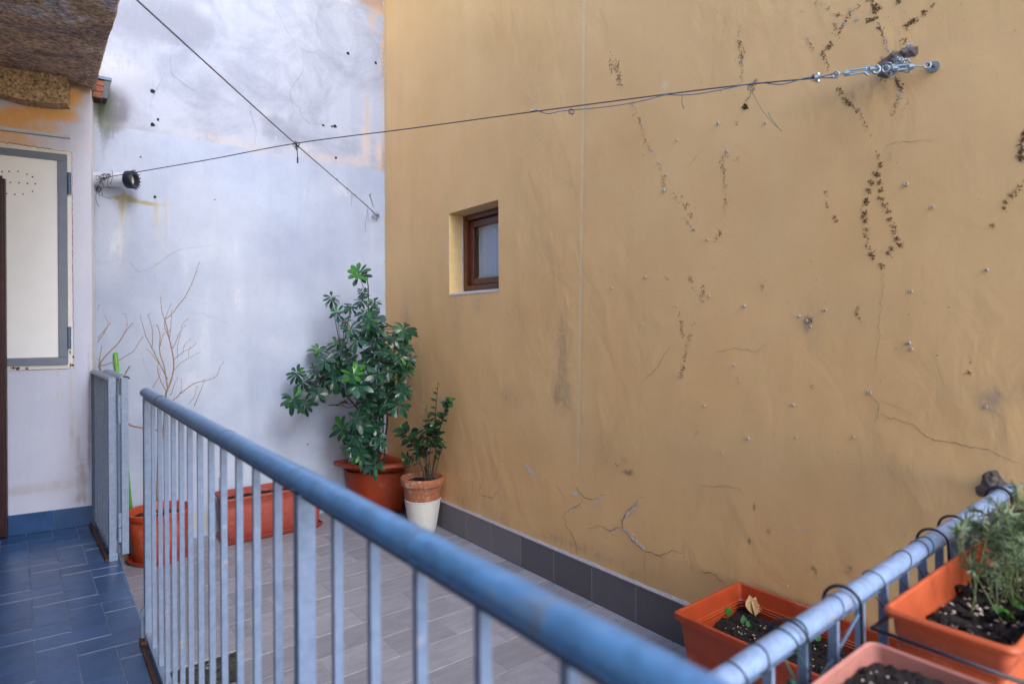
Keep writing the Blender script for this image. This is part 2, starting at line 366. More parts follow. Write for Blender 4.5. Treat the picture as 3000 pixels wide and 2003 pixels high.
def wall_grid(name, mat, parent, o, du, dv, us, vs, hole=None, stains=(), rough=0.003, nrm=None):
    """wall sheet o + u*du + v*dv with vertex stains; hole = (u0,u1,v0,v1). stains: (u, v, ru, rv, colour, amount)"""
    us = np.array(sorted(set(np.round(us, 4)))); vs = np.array(sorted(set(np.round(vs, 4))))
    Ug, Vg = np.meshgrid(us, vs, indexing='ij')
    o, du, dv = np.array(o), np.array(du), np.array(dv); n = np.array(nrm)
    rng = np.zeros_like(Ug)
    for k, (fu, fv, ph) in enumerate(((1.7, 1.1, 0.3), (3.1, 2.3, 1.9), (5.3, 4.1, 4.0), (9.1, 7.7, 2.2), (2.2, 6.1, 5.5))):
        rng += np.sin(Ug * fu + 1.3 * np.sin(Vg * fv * 0.7 + ph) + ph) * np.sin(Vg * fv + 1.1 * np.sin(Ug * fu * 0.6) + ph * 2) / (k + 1.5)
    d = rng * rough
    if hole is not None:
        e = np.maximum(np.maximum(hole[0] - Ug, Ug - hole[1]), np.maximum(hole[2] - Vg, Vg - hole[3])); d *= np.clip(e / 0.2, 0, 1)
    eu = np.minimum(Ug - us[0], us[-1] - Ug); ev = Vg - vs[0]; d *= np.clip(np.minimum(eu, ev) / 0.25, 0, 1)
    P = o + Ug[..., None] * du + Vg[..., None] * dv + d[..., None] * n
    nu, nv = len(us), len(vs)
    idx = np.arange(nu * nv).reshape(nu, nv)
    a, b, c, e = idx[:-1, :-1], idx[1:, :-1], idx[1:, 1:], idx[:-1, 1:]
    keep = np.ones(a.shape, bool)
    if hole is not None:
        cu = (us[:-1] + us[1:]) / 2; cv = (vs[:-1] + vs[1:]) / 2
        keep = ~((cu[:, None] > hole[0]) & (cu[:, None] < hole[1]) & (cv[None] > hole[2]) & (cv[None] < hole[3]))
    q = np.stack([a[keep], b[keep], c[keep], e[keep]], 1)
    if np.dot(np.cross(du, dv), n) < 0: q = q[:, ::-1]
    me = bpy.data.meshes.new(name); me.from_pydata(P.reshape(-1, 3).tolist(), [], q.tolist())
    colr = np.zeros((nu, nv, 3)); al = np.zeros((nu, nv))
    for (u, v, su, sv, cc, amt) in stains:
        w = amt * np.exp(-(((Ug - u) / su) ** 2 + ((Vg - v) / sv) ** 2) ** 1.3)
        colr = np.where((al + w)[..., None] > 1e-5, (colr * al[..., None] + np.array(cc) * w[..., None]) / np.maximum(al + w, 1e-5)[..., None], colr)
        al = al + w * (1 - np.clip(al, 0, 1))
    at = me.color_attributes.new('stain', 'FLOAT_COLOR', 'POINT')
    at.data.foreach_set('color', np.concatenate([colr, np.clip(al, 0, 1)[..., None]], 2).astype(np.float32).ravel())
    me.polygons.foreach_set('use_smooth', [True] * len(me.polygons)); me.materials.append(M[mat])
    ob = bpy.data.objects.new(name, me); COL.objects.link(ob)
    if parent is not None: ob.parent = parent
    return ob

XW, YW = 2.545, 5.19          # yellow wall plane, white wall plane
WZ = 0.29                     # walkway level above the terrace

# ================================================================== ground, terrace, walkway
tag(MB().quad((-30, -30, -2.9), (30, -30, -2.9), (30, 30, -2.9), (-30, 30, -2.9)).build('courtyard_ground', 'grout'), kind='structure')
terr = tag(MB().box((0.36, 0.5, -0.25), (XW + 0.1, YW + 0.1, -0.0025)).build('terrace_floor', 'grout'), kind='structure')
GAP = 0.0017
def tile_mesh(name, pts, mat, top, th):
    """tile with a small chamfer; pts = corners in plan, local to their centre"""
    k = 0.0022; c = sum((Vector(p) for p in pts), Vector((0, 0))) / len(pts)
    ring = lambda s_, z: [(c.x + (p[0] - c.x) * s_, c.y + (p[1] - c.y) * s_, z) for p in pts]
    mb = MB(); mb.rings([ring(1, top - th), ring(1, top - k), ring(0.985, top)], cap1=True)
    me = bpy.data.meshes.new(name); me.from_pydata(mb.v, [], mb.f); me.materials.append(M[mat]); return me
def put(name, me, loc, parent, rz=0.0, rx=0.0, ry=0.0):
    o = bpy.data.objects.new(name, me); o.location = loc; o.rotation_euler = (rx, ry, rz); COL.objects.link(o); o.parent = parent; return o
ROW, LEN = 0.2155, 0.3335
full = tile_mesh('floor_tile', [(-LEN / 2 + GAP, -ROW / 2 + GAP), (LEN / 2 - GAP, -ROW / 2 + GAP), (LEN / 2 - GAP, ROW / 2 - GAP), (-LEN / 2 + GAP, ROW / 2 - GAP)], 'greytile', 0.0, 0.008)
k = -12
while 2.894 + ROW * (k + 1) < YW + 0.12:
    y0 = 2.894 + ROW * k; y1 = min(y0 + ROW, YW + 0.004)
    if y0 < 0.5: k += 1; continue
    if y1 - y0 < 0.02: k += 1; continue
    x = 1.885 + (0 if k % 2 == 0 else LEN / 2) - LEN * 6
    while x < XW:
        xa, xb = max(x, 0.362), min(x + LEN, XW + 0.004)
        if xb - xa > 0.02:
            if xb - xa > LEN - 1e-4 and y1 - y0 > ROW - 1e-4:
                me = full
            else:
                hx, hy = (xb - xa) / 2 - GAP, (y1 - y0) / 2 - GAP
                me = tile_mesh('floor_tile', [(-hx, -hy), (hx, -hy), (hx, hy), (-hx, hy)], 'greytile', 0.0, 0.008)
            put('floor_tile', me, ((xa + xb) / 2, (y0 + y1) / 2, ru(-0.0005, 0.0004)), terr, rx=ru(-.0012, .0012), ry=ru(-.0012, .0012))
        x += LEN
    k += 1
M['bgrout'] = simple('blue_grey_grout', (0.13, 0.17, 0.27), 0.9, 0.3, 30, 0.3)
walk = tag(MB().box((-1.2, -2.0, -0.25), (0.3515, YW, WZ - 0.0015)).build('walkway_floor', 'bgrout'), kind='structure')
# herringbone of 13 x 26 cm tiles, laid slightly askew
TW = 0.1295
O = Vector((-0.048, 3.925)); ex = Vector((1, -0.075)); ey = Vector((-0.03, 1))
def hb(cx, cy): return O + ex * (cx * TW) + ey * (cy * TW)
def clip_poly(pts, xmax):
    out = []
    for i in range(len(pts)):
        a, b = pts[i], pts[(i + 1) % len(pts)]
        if a[0] <= xmax: out.append(a)
        if (a[0] <= xmax) != (b[0] <= xmax):
            t = (xmax - a[0]) / (b[0] - a[0]); out.append((xmax, a[1] + t * (b[1] - a[1])))
    return out
def left_y(x): return 5.05 - (x + 0.21) * 0.146
def add_blue(c0, c1, r0, r1):
    g = 0.012
    pts = [hb(c0 + g, r0 + g), hb(c1 - g, r0 + g), hb(c1 - g, r1 - g), hb(c0 + g, r1 - g)]
    pts = [(p.x, p.y) for p in pts]
    cxm = sum(p[0] for p in pts) / 4; cym = sum(p[1] for p in pts) / 4
    if cxm < -1.15 or cym < 0.3 or cym > 5.1: return
    pts = clip_poly(pts, 0.350)
    if len(pts) < 3: return
    c = (sum(p[0] for p in pts) / len(pts), sum(p[1] for p in pts) / len(pts))
    me = tile_mesh('floor_tile', [(p[0] - c[0], p[1] - c[1]) for p in pts], 'bluetile', 0.0, 0.008)
    put('floor_tile', me, (c[0], c[1], WZ + ru(-.0004, .0003)), walk, rx=ru(-.002, .002), ry=ru(-.002, .002))
for n in range(-10, 6):
    for m_ in range(-9, 5):
        b0 = -n + 4 * m_
        add_blue(n, n + 1, b0, b0 + 2)            # tile along the walkway; its joints run b0 .. b0+3
        add_blue(n, n + 2, b0 + 2, b0 + 3)        # tile across it
# stone step below the gate
st = empty('entry_step', (0.54, 3.39, 0), 'low step block with grey tiled top and black mossy side below the walkway railing gap', 'step')
part(MB().box((0.3545, 2.95, 0.0), (0.715, 3.83, 0.137)), 'side_face', 'tar', st)
for j in range(3):
    ya, yb = 2.945 + j * 0.2967, 2.945 + (j + 1) * 0.2967
    part(MB().box((0.3545, ya + 0.0015, 0.1372), (0.722, yb - 0.0015, 0.147)), 'step_tile', 'greytile', st, bevel=0.0015)

# ================================================================== yellow wall
yw = empty('yellow_wall', (XW, 2, 0), 'tall ochre yellow plastered wall with small window, cracks and creeper marks', 'wall')
WY0, WY1, WZ0, WZ1 = 3.412, 4.064, 1.873, 2.508
def X2(u, v): p = PX(u, v, XW); return p.y, p.z
stY = []
def sY(u, v, ru_, rv_, c, a):
    y, z = X2(u, v); stY.append((y, z, ru_, rv_, c, a))
BR = (0.25, 0.165, 0.10); GR = (0.38, 0.29, 0.2); OL = (0.5, 0.42, 0.24)
for i in range(14): sY(1645 + i * .6, 930 + i * 21, 0.06 + 0.003 * i, 0.07, (0.38, 0.27, 0.17), 0.20)
sY(1630, 1160, 0.04, 0.10, BR, 0.28)
for u, v, a, b_, c, k_ in [(1400, 890, .09, .09, GR, .4), (1340, 930, .08, .25, GR, .25), (1500, 1170, .1, .1, GR, .35), (1480, 1150, .04, .05, BR, .3),
        (1210, 1150, .25, .2, GR, .35), (1190, 1000, .1, .6, GR, .4), (1250, 1250, .15, .2, GR, .25), (1840, 1385, .045, .018, BR, .75), (1830, 1350, .03, .03, BR, .4),
        (2210, 1485, .008, .02, BR, .8), (2250, 1435+120, .012, .02, BR, .6), (2195, 1585, .011, .018, BR, .9), (2382, 1662, .010, .010, BR, .9), (2388, 1672, .006, .012, BR, .8), (2393, 1690, .006, .016, BR, .5), (2465, 1672, .02, .012, BR, .4), (2490, 1665, .012, .009, BR, .8), (2478, 1675, .01, .008, BR, .6), (2376, 1668, .018, .012, BR, .3),
        (2420, 300, .18, .05, BR, .22), (2560, 260, .16, .07, BR, .3), (2700, 140, .14, .04, BR, .18), (2620, 400, .05, .14, BR, .25), (2560, 470, .09, .05, BR, .18),
        (2375, 970, .04, .15, GR, .35), (2360, 945, .02, .03, BR, .4), (2500, 920, .2, .1, OL, .25), (2900, 1190, .04, .05, (.3, .26, .2), .4), (2870, 1150, .10, .04, (.35, .28, .2), .3),
        (1770, 1310, .08, .1, BR, .3), (1800, 1370, .05, .06, BR, .25), (2960, 1150, .05, .05, BR, .25), (2620, 1380, .02, .09, BR, .2), (1950, 250, .03, .03, (0.75, .62, .38), .6)]:
    sY(u, v, a, b_, c, k_)
for i in range(60):
    p_ = PX(1713 - i * .33, i * 23, XW); stY.append((p_.y, p_.z, .011, .04, (0.80, 0.63, 0.42), .5)); stY.append((p_.y - .02, p_.z, .01, .04, (0.5, 0.36, 0.22), .25))
for i in range(34): stY.append((ru(0.7, 5.0), ru(0.23, 0.34), ru(.08, .25), ru(.03, .07), BR, ru(.05, .2)))
for i in range(60): stY.append((ru(-.3, 5.0), ru(0.3, 4.5), ru(.02, .12), ru(.04, .35), random.choice((GR, BR, OL)), ru(.05, .17)))
for i in range(30): stY.append((5.16, i * 0.16, 0.03, 0.14, (0.62, 0.5, 0.3), .5))
us = np.concatenate([np.arange(-1.0, 5.2, 0.0125), [WY0, WY1, YW + 0.02]]); vs = np.concatenate([np.arange(0.2, 4.95, 0.0125), np.arange(4.95, 6.61, 0.1), [WZ0, WZ1]])
us = us[(np.abs(us - WY0) > 0.004) | (us == WY0)]; us = us[(np.abs(us - WY1) > 0.004) | (us == WY1)]
vs = vs[(np.abs(vs - WZ0) > 0.004) | (vs == WZ0)]; vs = vs[(np.abs(vs - WZ1) > 0.004) | (vs == WZ1)]
g = wall_grid('plaster', 'yellow', None, (XW, 0, 0), (0, 1, 0), (0, 0, 1), us, vs, (WY0, WY1, WZ0, WZ1), stY, 0.0028, (-1, 0, 0))
under(g, yw)
part(MB().box((XW + 0.012, -1.0, -0.2), (XW + 0.3, WY0 - 0.02, 6.6)).box((XW + 0.012, WY1 + 0.02, -0.2), (XW + 0.3, YW + 0.2, 6.6))
     .box((XW + 0.012, WY0 - 0.02, -0.2), (XW + 0.3, WY1 + 0.02, WZ0 - 0.02)).box((XW + 0.012, WY0 - 0.02, WZ1 + 0.02), (XW + 0.3, WY1 + 0.02, 6.6)), 'masonry', 'cap', yw)
# reveal of the little window
D = 0.150
M['reveal'] = simple('reveal_plaster', (0.70, 0.49, 0.23), 0.85, 0.08, 12, 0.25, 0.006)
rv = MB(); a, b_, c, d = WY0, WY1, WZ0, WZ1
rv.quad((XW, b_, c), (XW, b_, d), (XW + D, b_ - .004, d - .012), (XW + D, b_ - .004, c + .03)).quad((XW, a, d), (XW, a, c), (XW + D, a + .004, c + .03), (XW + D, a + .004, d - .012))
rv.quad((XW, a, d), (XW + D, a + .004, d - .012), (XW + D, b_ - .004, d - .012), (XW, b_, d))
part(rv, 'window_reveal', 'reveal', yw)
part(MB().quad((XW - .003, a, c - .002), (XW - .003, b_, c - .002), (XW + D, b_, c + .03), (XW + D, a, c + .03)).quad((XW - .003, a, c - .012), (XW - .003, a, c - .002), (XW - .003, b_, c - .002), (XW - .003, b_, c - .012)), 'window_sill', 'flake', yw)
def ring_frame(x0, x1, y0, y1, z0, z1, w):
    return (MB().box((x0, y0, z0), (x1, y0 + w, z1)).box((x0, y1 - w, z0), (x1, y1, z1)).box((x0, y0 + w, z0), (x1, y1 - w, z0 + w)).box((x0, y0 + w, z1 - w), (x1, y1 - w, z1)))
fx = XW + D - 0.03
win = part(ring_frame(fx, fx + 0.07, WY0 + .01, WY1 - .016, WZ0 + .024, WZ1 - .014, 0.040), 'window', 'wood', yw, bevel=0.004)
part(MB().box((fx - .001, WY1 - .0155, WZ0 + .02), (fx + .05, WY1 - .002, WZ1 - .016)), 'mortar_joint', 'flake', yw)
sub(ring_frame(fx + 0.032, fx + 0.075, WY0 + .055, WY1 - .061, WZ0 + .068, WZ1 - .058, 0.052), 'sash', 'wood', win, bevel=0.005)
sub(MB().box((fx + .050, WY0 + .10, WZ0 + .11), (fx + .054, WY1 - .105, WZ1 - .10)), 'pane', 'glass', win)
cu = MB(); n = 60; ya, yb = WY0 + .09, WY1 - .122
for i in range(n):
    q = lambda t: (fx + 0.085 + 0.004 * math.sin(t * 60) + .002 * math.sin(t * 23), ya + (yb - ya) * t)
    (x0, y0), (x1, y1) = q(i / n), q((i + 1) / n)
    cu.quad((x0, y0, WZ0 + .122), (x1, y1, WZ0 + .122), (x1, y1, WZ1 - .112), (x0, y0, WZ1 - .112))
cu.box((fx + .078, ya, WZ1 - .125), (fx + .082, yb + .004, WZ1 - .108)).box((fx + .078, ya, WZ0 + .118), (fx + .082, yb + .006, WZ0 + .142))
sub(cu, 'curtain', 'curtain', win, smooth=False)
part(MB().box((fx + .12, WY0 - .1, WZ0 - .1), (fx + .14, WY1 + .1, WZ1 + .1)), 'dark_room_back', 'black', yw)
# skirting of single tiles and the mortar bead above them
yk = XW * 0.8543 - 0.332 * 9
while yk < YW:
    a, b_ = max(yk, -0.9), min(yk + 0.332, YW - .003)
    if b_ - a > .03: part(MB().box((XW - 0.011, a + 0.002, 0.002), (XW + 0.01, b_ - 0.002, 0.206 + ru(-.001, .001))), 'skirting_tile', 'skirt', yw, bevel=0.0012)
    yk += 0.332
bd = MB(); ys = np.arange(-0.9, YW, 0.03)
rg = []
for y in ys:
    w = 0.001 * noise.noise((y * 9, 0, 0)); zt = 0.226 + 0.006 * noise.noise((y * 5, 3, 0)) + .004 * noise.noise((y * 25, 3, 0))
    rg.append([(XW - 0.013 + w, y, 0.2065), (XW - 0.015 + w, y, 0.214), (XW - 0.004, y, zt), (XW + 0.01, y, zt + .002), (XW + 0.01, y, 0.2065)])
part(bd.rings(rg, cap0=True, cap1=True), 'mortar_bead', 'cap', yw)
part(MB().box((XW - .0107, -.9, .004), (XW + .005, YW - .004, .2)), 'skirting_grout', 'grout', yw)

# wall plugs, one by one
def ZM(u0, v0, s): return lambda x, y: (u0 + x / s, v0 + y / s)
zB, zC, zD, zE = ZM(1500, 0, 2.8), ZM(2200, 0, 2.8), ZM(1700, 500, 1.7423), ZM(1400, 1350, 3.915)
zE2 = ZM(1400, 1350, 3.915); zG = ZM(2050, 1380, 4.127)
plugs = [zB(*p) for p in [(1697, 1015), (2083, 1012), (1355, 1153), (1768, 1245), (1210, 1335), (1267, 1440), (1252, 1562)]] + \
        [zD(*p) for p in [(432, 105), (650, 353), (335, 545), (164, 600), (660, 641), (838, 690), (1120, 743), (1250, 711), (1157, 765), (1177, 795), (1690, 615), (1665, 70), (1797, 187), (2077, 507), (1680, 880), (1693, 910), (512, 1048), (1478, 1132), (638, 1200), (1090, 1194), (857, 1366), (2072, 1205), (495, 693), (320, 783), (787, 992), (1398, 1360), (730, 1436), (1105, 1360)]]
def plug_mesh(r):
    mb = MB(); mb.lathe([(r, -0.004), (r, 0.004), (r * .8, 0.006), (r * .45, 0.005), (r * .4, -0.002)], 12); mb.m = 1
    mb.lathe([(r * .42, -0.001), (0.0003, -0.001)], 8)
    me = bpy.data.meshes.new('wall_plug'); me.from_pydata(mb.v, [], mb.f); me.materials.append(M['plug']); me.materials.append(M['hole']); me.polygons.foreach_set('material_index', mb.mi); return me
pm = [plug_mesh(0.0045), plug_mesh(0.0062), plug_mesh(0.0034)]
for i, (u, v) in enumerate(plugs):
    y, z = X2(u, v); small = i > 28
    o = bpy.data.objects.new('wall_plug', pm[2] if small else (pm[0] if i % 3 else pm[1])); COL.objects.link(o)
    o.location = (XW - 0.0035 - (0.004 if i < 8 else 0), y, z); o.rotation_euler = (ru(-.15, .15), -math.pi / 2 + ru(-.25, .25), 0); under(o, yw)

# dried roots of a creeper, far too many to count
cr = MB(); pd = MB()
paths = []
def P_(zf, pts, d=1.0, s=1.0): paths.append(([zf(*p) for p in pts], d, s))
P_(zB, [(802, 340), (802, 425)], .5, .5); P_(zB, [(802, 425), (808, 490), (825, 600)], 1.4, 1.2); P_(zB, [(865, 495), (868, 620), (900, 715)], 1.8, 1.25); P_(zB, [(900, 715), (950, 790), (985, 850)], .5, .6)
P_(zB, [(985, 850), (1020, 935), (1060, 1010)], 1.2, 1.1); P_(zB, [(1060, 1010), (1085, 1120), (1105, 1190), (1145, 1250)], .9, .8); P_(zB, [(1070, 1280), (1098, 1288)], .8, .7)
P_(zB, [(1205, 1345), (1215, 1390)], 1, .7); P_(zB, [(1235, 1440), (1258, 1560)], .9, .9)
P_(zB, [(1867, 225), (1868, 285)], .7, .9); P_(zB, [(1872, 330), (1885, 450), (1880, 520)], 1.5, 1.1); P_(zB, [(1880, 520), (1880, 700)], .7, .7); P_(zB, [(1895, 350), (1905, 420), (1900, 520)], .7, .5)
P_(zB, [(2018, 652), (1985, 695)], 1.6, .9); P_(zB, [(1970, 745), (1920, 850)], 1.3, .8); P_(zB, [(1845, 1000), (1845, 1040)], 2, 1); P_(zB, [(1835, 1090), (1820, 1240), (1770, 1290)], .6, .7)
P_(zB, [(1755, 1290), (1725, 1340), (1735, 1410)], 2, 1.1); P_(zB, [(1735, 1410), (1750, 1560)], .7, .7); P_(zB, [(1885, 1290), (1850, 1310), (1820, 1335)], 1, .8)
P_(zC, [(530, 5), (590, 40), (650, 90)], .7, .7); P_(zC, [(700, 120), (740, 125)], 1.3, .9); P_(zC, [(890, 40), (830, 95), (790, 160), (740, 250), (710, 300)], .9, .9); P_(zC, [(668, 345), (640, 390), (610, 405)], 2.2, 1); P_(zC, [(600, 410), (585, 450)], 2, 1)
P_(zC, [(590, 450), (620, 500), (640, 570)], 1, .8); P_(zC, [(465, 325), (485, 355), (520, 412)], .9, 1); P_(zC, [(715, 720), (750, 765)], 1.6, 1.1); P_(zC, [(770, 820), (840, 870)], 2.4, 1.15); P_(zC, [(860, 900), (895, 915)], 2.2, 1.1); P_(zC, [(900, 930), (930, 990), (950, 1060)], .8, .8)
P_(zC, [(690, 180), (680, 240), (665, 270)], .6, .9); P_(zC, [(980, 0), (1025, 70)], 2.2, 1.3); P_(zC, [(1035, 60), (1015, 110)], 2.5, 1.4); P_(zC, [(1020, 110), (1020, 160)], 1, .9); P_(zC, [(950, 165), (1020, 172)], 2.2, 1.3); P_(zC, [(1050, 210), (1075, 290)], 1.3, 1); P_(zC, [(1090, 290), (1120, 420)], .5, .7)
P_(zC, [(1235, 5), (1190, 35)], 1.5, 1); P_(zC, [(1440, 90), (1410, 118)], 2.2, 1.1); P_(zC, [(1370, 155), (1310, 190)], 2.2, 1.2); P_(zC, [(1290, 205), (1250, 228)], 1.8, 1); P_(zC, [(1510, 30), (1470, 65)], .8, .7); P_(zC, [(1280, 325), (1220, 358)], 1, .9); P_(zC, [(1120, 125), (1090, 150)], .5, .6)
P_(zC, [(1185, 640), (1215, 690), (1240, 745)], 2.2, 1.15); P_(zC, [(1215, 790), (1205, 840), (1160, 950)], .9, .8); P_(zC, [(1300, 800), (1220, 960)], .3, .6); P_(zC, [(1060, 655), (1110, 662)], 1, .8)
P_(zC, [(985, 1110), (980, 1125)], 1, .8); P_(zC, [(1035, 1260), (1055, 1300)], .8, 1); P_(zC, [(1050, 1340), (1055, 1370)], 1.8, 1.2); P_(zC, [(1030, 1410), (1035, 1445)], 2.5, 1.3)
P_(zC, [(2240, 1080), (2225, 1200), (2212, 1325)], 2, 1.2); P_(zC, [(460, 320), (470, 300)], .5, .5); P_(zC, [(1060, 470), (1080, 455)], .8, .7)
def fronds(zf, pts, s=1.25):     # the thick feathery rows
    for (x, y) in pts: P_(zf, [(x - 4, y - 6), (x + 4, y + 6)], 2.6, s * .85); P_(zf, [(x - 13, y - 3), (x + 13, y + 4)], 1.5, s * .55)
fronds(zD, [(1511, 18), (1485, 62), (1530, 60), (1471, 104), (1533, 100), (1460, 148), (1458, 168), (1540, 145), (1556, 172), (1450, 215), (1448, 232), (1455, 255), (1570, 210), (1581, 247), (1598, 283), (1604, 313), (1617, 345), (1633, 375)])
fronds(zD, [(1590, 400), (1573, 422), (1460, 298), (1487, 425), (1540, 485), (2200, 128), (2172, 162), (2160, 190), (2106, 280), (2220, 112), (1416, 735)], .95)
P_(zD, [(1460, 320), (1467, 380), (1477, 410)], 1.2, .9); P_(zD, [(1480, 420), (1503, 455)], 1.8, 1); P_(zD, [(1525, 465), (1545, 500)], 1.2, .9)
P_(zD, [(470, 120), (505, 165)], 1.2, .8); P_(zD, [(520, 125), (530, 145)], 1, .8); P_(zD, [(535, 170), (548, 192)], 2.2, 1); P_(zD, [(560, 228), (568, 238)], 4, 1); P_(zD, [(525, 240), (555, 270), (590, 315)], 1.5, .8)
P_(zD, [(732, 3), (740, 80), (743, 160)], .8, .7); P_(zD, [(743, 160), (735, 200), (725, 260)], .6, .6); P_(zD, [(765, 150), (742, 172)], 1, .7); P_(zD, [(717, 310), (708, 335)], 2, .9); P_(zD, [(697, 352), (700, 350)], 1, 1)
P_(zD, [(1248, 100), (1253, 130)], 1.3, .8); P_(zD, [(1262, 165), (1270, 185)], 1.2, .8); P_(zD, [(1295, 235), (1308, 255)], 1.4, .9); P_(zD, [(2265, 50), (2240, 100)], .8, .8); P_(zD, [(425, 30), (432, 100)], .8, .8)
P_(zD, [(562, 540), (572, 570)], 2, .9); P_(zD, [(578, 598), (600, 628)], 1.2, .8); P_(zD, [(630, 590), (622, 620)], 2, 1); P_(zD, [(620, 630), (622, 670)], 1.6, .9); P_(zD, [(436, 545), (440, 552)], 3, 1)
P_(zD, [(508, 725), (516, 790), (530, 850)], 1.1, .9); P_(zD, [(567, 828), (545, 900), (530, 980)], 1, .8); P_(zD, [(525, 990), (515, 1055)], 1.6, 1); P_(zD, [(585, 775), (584, 780)], 1, .9)
P_(zD, [(940, 565), (930, 615)], .8, .7); P_(zD, [(914, 650), (918, 656)], 1.5, .9); P_(zD, [(1412, 690), (1416, 720)], 1.2, .8); P_(zD, [(1418, 750), (1430, 768)], 1.4, .9); P_(zD, [(1175, 755), (1178, 770)], 3, 1); P_(zD, [(593, 1325), (597, 1345)], 1.2, .8)
P_(zD, [(186, 1502), (200, 1508)], 2, 1); P_(zD, [(262, 1525), (270, 1538)], 2, 1); P_(zD, [(805, 1065), (810, 1075)], 1.5, .9); P_(zD, [(1172, 1060), (1185, 1120)], .5, .8); P_(zD, [(1990, 955), (1992, 970)], .8, .8); P_(zD, [(1976, 1025), (1982, 1035)], 2.5, 1)
for pts, dens, sz in paths:
    for (a, b_) in zip(pts[:-1], pts[1:]):
        L = math.hypot(b_[0] - a[0], b_[1] - a[1]); cnt = max(4, int(L * 0.7 * dens))
        for i in range(cnt):
            t = rnd(); w = 2.3 + 1.6 * sz
            if random.random() < 0.30: continue
            u = a[0] + (b_[0] - a[0]) * t + random.gauss(0, w); v = a[1] + (b_[1] - a[1]) * t + random.gauss(0, w * .9)
            y, z = X2(u, v); r = ru(0.0012, 0.0038) * sz
            (pd if rnd() < 0.07 else cr).blob((XW - 0.0022, y, z), r, (-1, 0, 0), 0.25, 5)
            if rnd() < 0.3:
                an = ru(0, 6.28); q = ru(.005, .012) * sz; cr.tube([(XW - .003, y, z), (XW - .004, y + q * math.cos(an), z + q * math.sin(an))], 0.0007 * sz, 3, False)
for i in range(260):      # scattered specks of dirt and root
    y, z = ru(0.3, 3.2), ru(0.3, 3.4); cr.blob((XW - 0.0015, y, z), ru(.0010, .0026), (-1, 0, 0), .4, 5)
o = part(cr, 'creeper_root_marks', 'creeper', yw); o['kind'] = 'stuff'
for (u, v) in [zC(815, 95), zC(1052, 200), zC(1108, 340), zC(1122, 400), zC(770, 205), zB(1062, 1003), zB(1140, 1246), zB(1885, 528), zD(576, 297), zC(1310, 368), zC(1220, 790), zC(870, 160)]:
    for q in range(7):
        y, z = X2(u + ru(-6, 6), v + ru(-8, 8)); pd.blob((XW - .0025, y, z), ru(.002, .005), (-1, 0, 0), .4, 6)
o = part(pd, 'pale_root_pads', 'pad', yw); o['kind'] = 'stuff'

# cracks: thin dark grooves with lifted edges, bare render where the paint has come off
def ribbon(mb, pts, w, plane, n, off, jit=2.0, step=7.0):
    P = []
    for (a, b_) in zip(pts[:-1], pts[1:]):
        L = math.hypot(b_[0] - a[0], b_[1] - a[1]); k = max(1, int(L / step))
        for i in range(k):
            t = i / k; P.append((a[0] + (b_[0] - a[0]) * t + random.gauss(0, jit), a[1] + (b_[1] - a[1]) * t + random.gauss(0, jit)))
    P.append(pts[-1]); n = Vector(n)
    Q = [plane(u, v) + n * off for u, v in P]; m = len(Q); k0 = len(mb.v)
    for i, q in enumerate(Q):
        d = (Q[min(i + 1, m - 1)] - Q[max(i - 1, 0)]).normalized(); s_ = n.cross(d); tt = i / (m - 1)
        ww = w * ru(.5, 1.2) * (0.35 + 0.65 * math.sin(math.pi * min(1, max(0.03, tt)) ** .8))
        mb.v += [tuple(q + s_ * ww * .5), tuple(q + n * 0.0006), tuple(q - s_ * ww * .5)]
    for i in range(m - 1):
        a = k0 + 3 * i; mb.f += [(a, a + 3, a + 4, a + 1), (a + 1, a + 4, a + 5, a + 2)]; mb.mi += [mb.m] * 2
PXW = lambda u, v: PX(u, v, XW)
ck = MB(); NX = (-1, 0, 0)
def crk(zf, pts, w=0.003, j=1.6): ribbon(ck, [zf(*p) for p in pts], w, PXW, NX, 0.0022, j)
crk(zE, [(1840, 430), (1800, 530), (1740, 540), (1690, 600), (1650, 700), (1650, 765), (1720, 840), (1790, 930), (1880, 1000), (1930, 1040), (2030, 1070), (2150, 1075), (2220, 1020), (2349, 1055)], .0045)
crk(zG, [(0, 1185), (60, 1215), (120, 1215), (200, 1260), (270, 1320), (330, 1355)], .004)
crk(zE, [(1650, 765), (1600, 770), (1520, 800), (1440, 760), (1390, 735)], .004); crk(zE, [(1390, 735), (1340, 760), (1250, 770)], .002); crk(zE, [(1940, 395), (1900, 410), (1840, 430)], .0018)
crk(zE, [(1190, 180), (1210, 230)], .003); crk(zE, [(1145, 280), (1150, 320), (1200, 400), (1260, 430), (1330, 445), (1380, 420)], .0035); crk(zE, [(1400, 390), (1440, 380), (1470, 390)], .003)
crk(zE, [(1200, 410), (1190, 490), (1120, 520), (1060, 560), (990, 620)], .0028); crk(zE, [(990, 640), (1030, 750), (1080, 830), (1110, 900), (1150, 1060)], .004)
crk(zE, [(0, 365), (50, 390), (110, 410), (170, 430), (230, 360), (275, 250)], .0028); crk(zE, [(20, 350), (45, 260)], .0022); crk(zE, [(900, 280), (960, 350), (990, 410)], .002); crk(zE, [(210, 180), (250, 60)], .0035)
crk(zE, [(1920, 1040), (1918, 1300), (1930, 1370)], .0018); crk(zE, [(470, 660), (475, 800)], .002)
crk(zD, [(1480, 1140), (1525, 1190), (1522, 1240), (1500, 1285)], .0022); crk(zD, [(1530, 1240), (1620, 1270), (1700, 1295), (1760, 1350), (1800, 1372), (1870, 1380), (1990, 1410), (2080, 1420), (2200, 1480), (2250, 1492)], .0022)
crk(zD, [(310, 1085), (390, 1010), (460, 890)], .0014); crk(zD, [(690, 925), (800, 905), (900, 925), (960, 880)], .0013); crk(zD, [(1540, 500), (1545, 560), (1500, 1130)], .0011, 3)
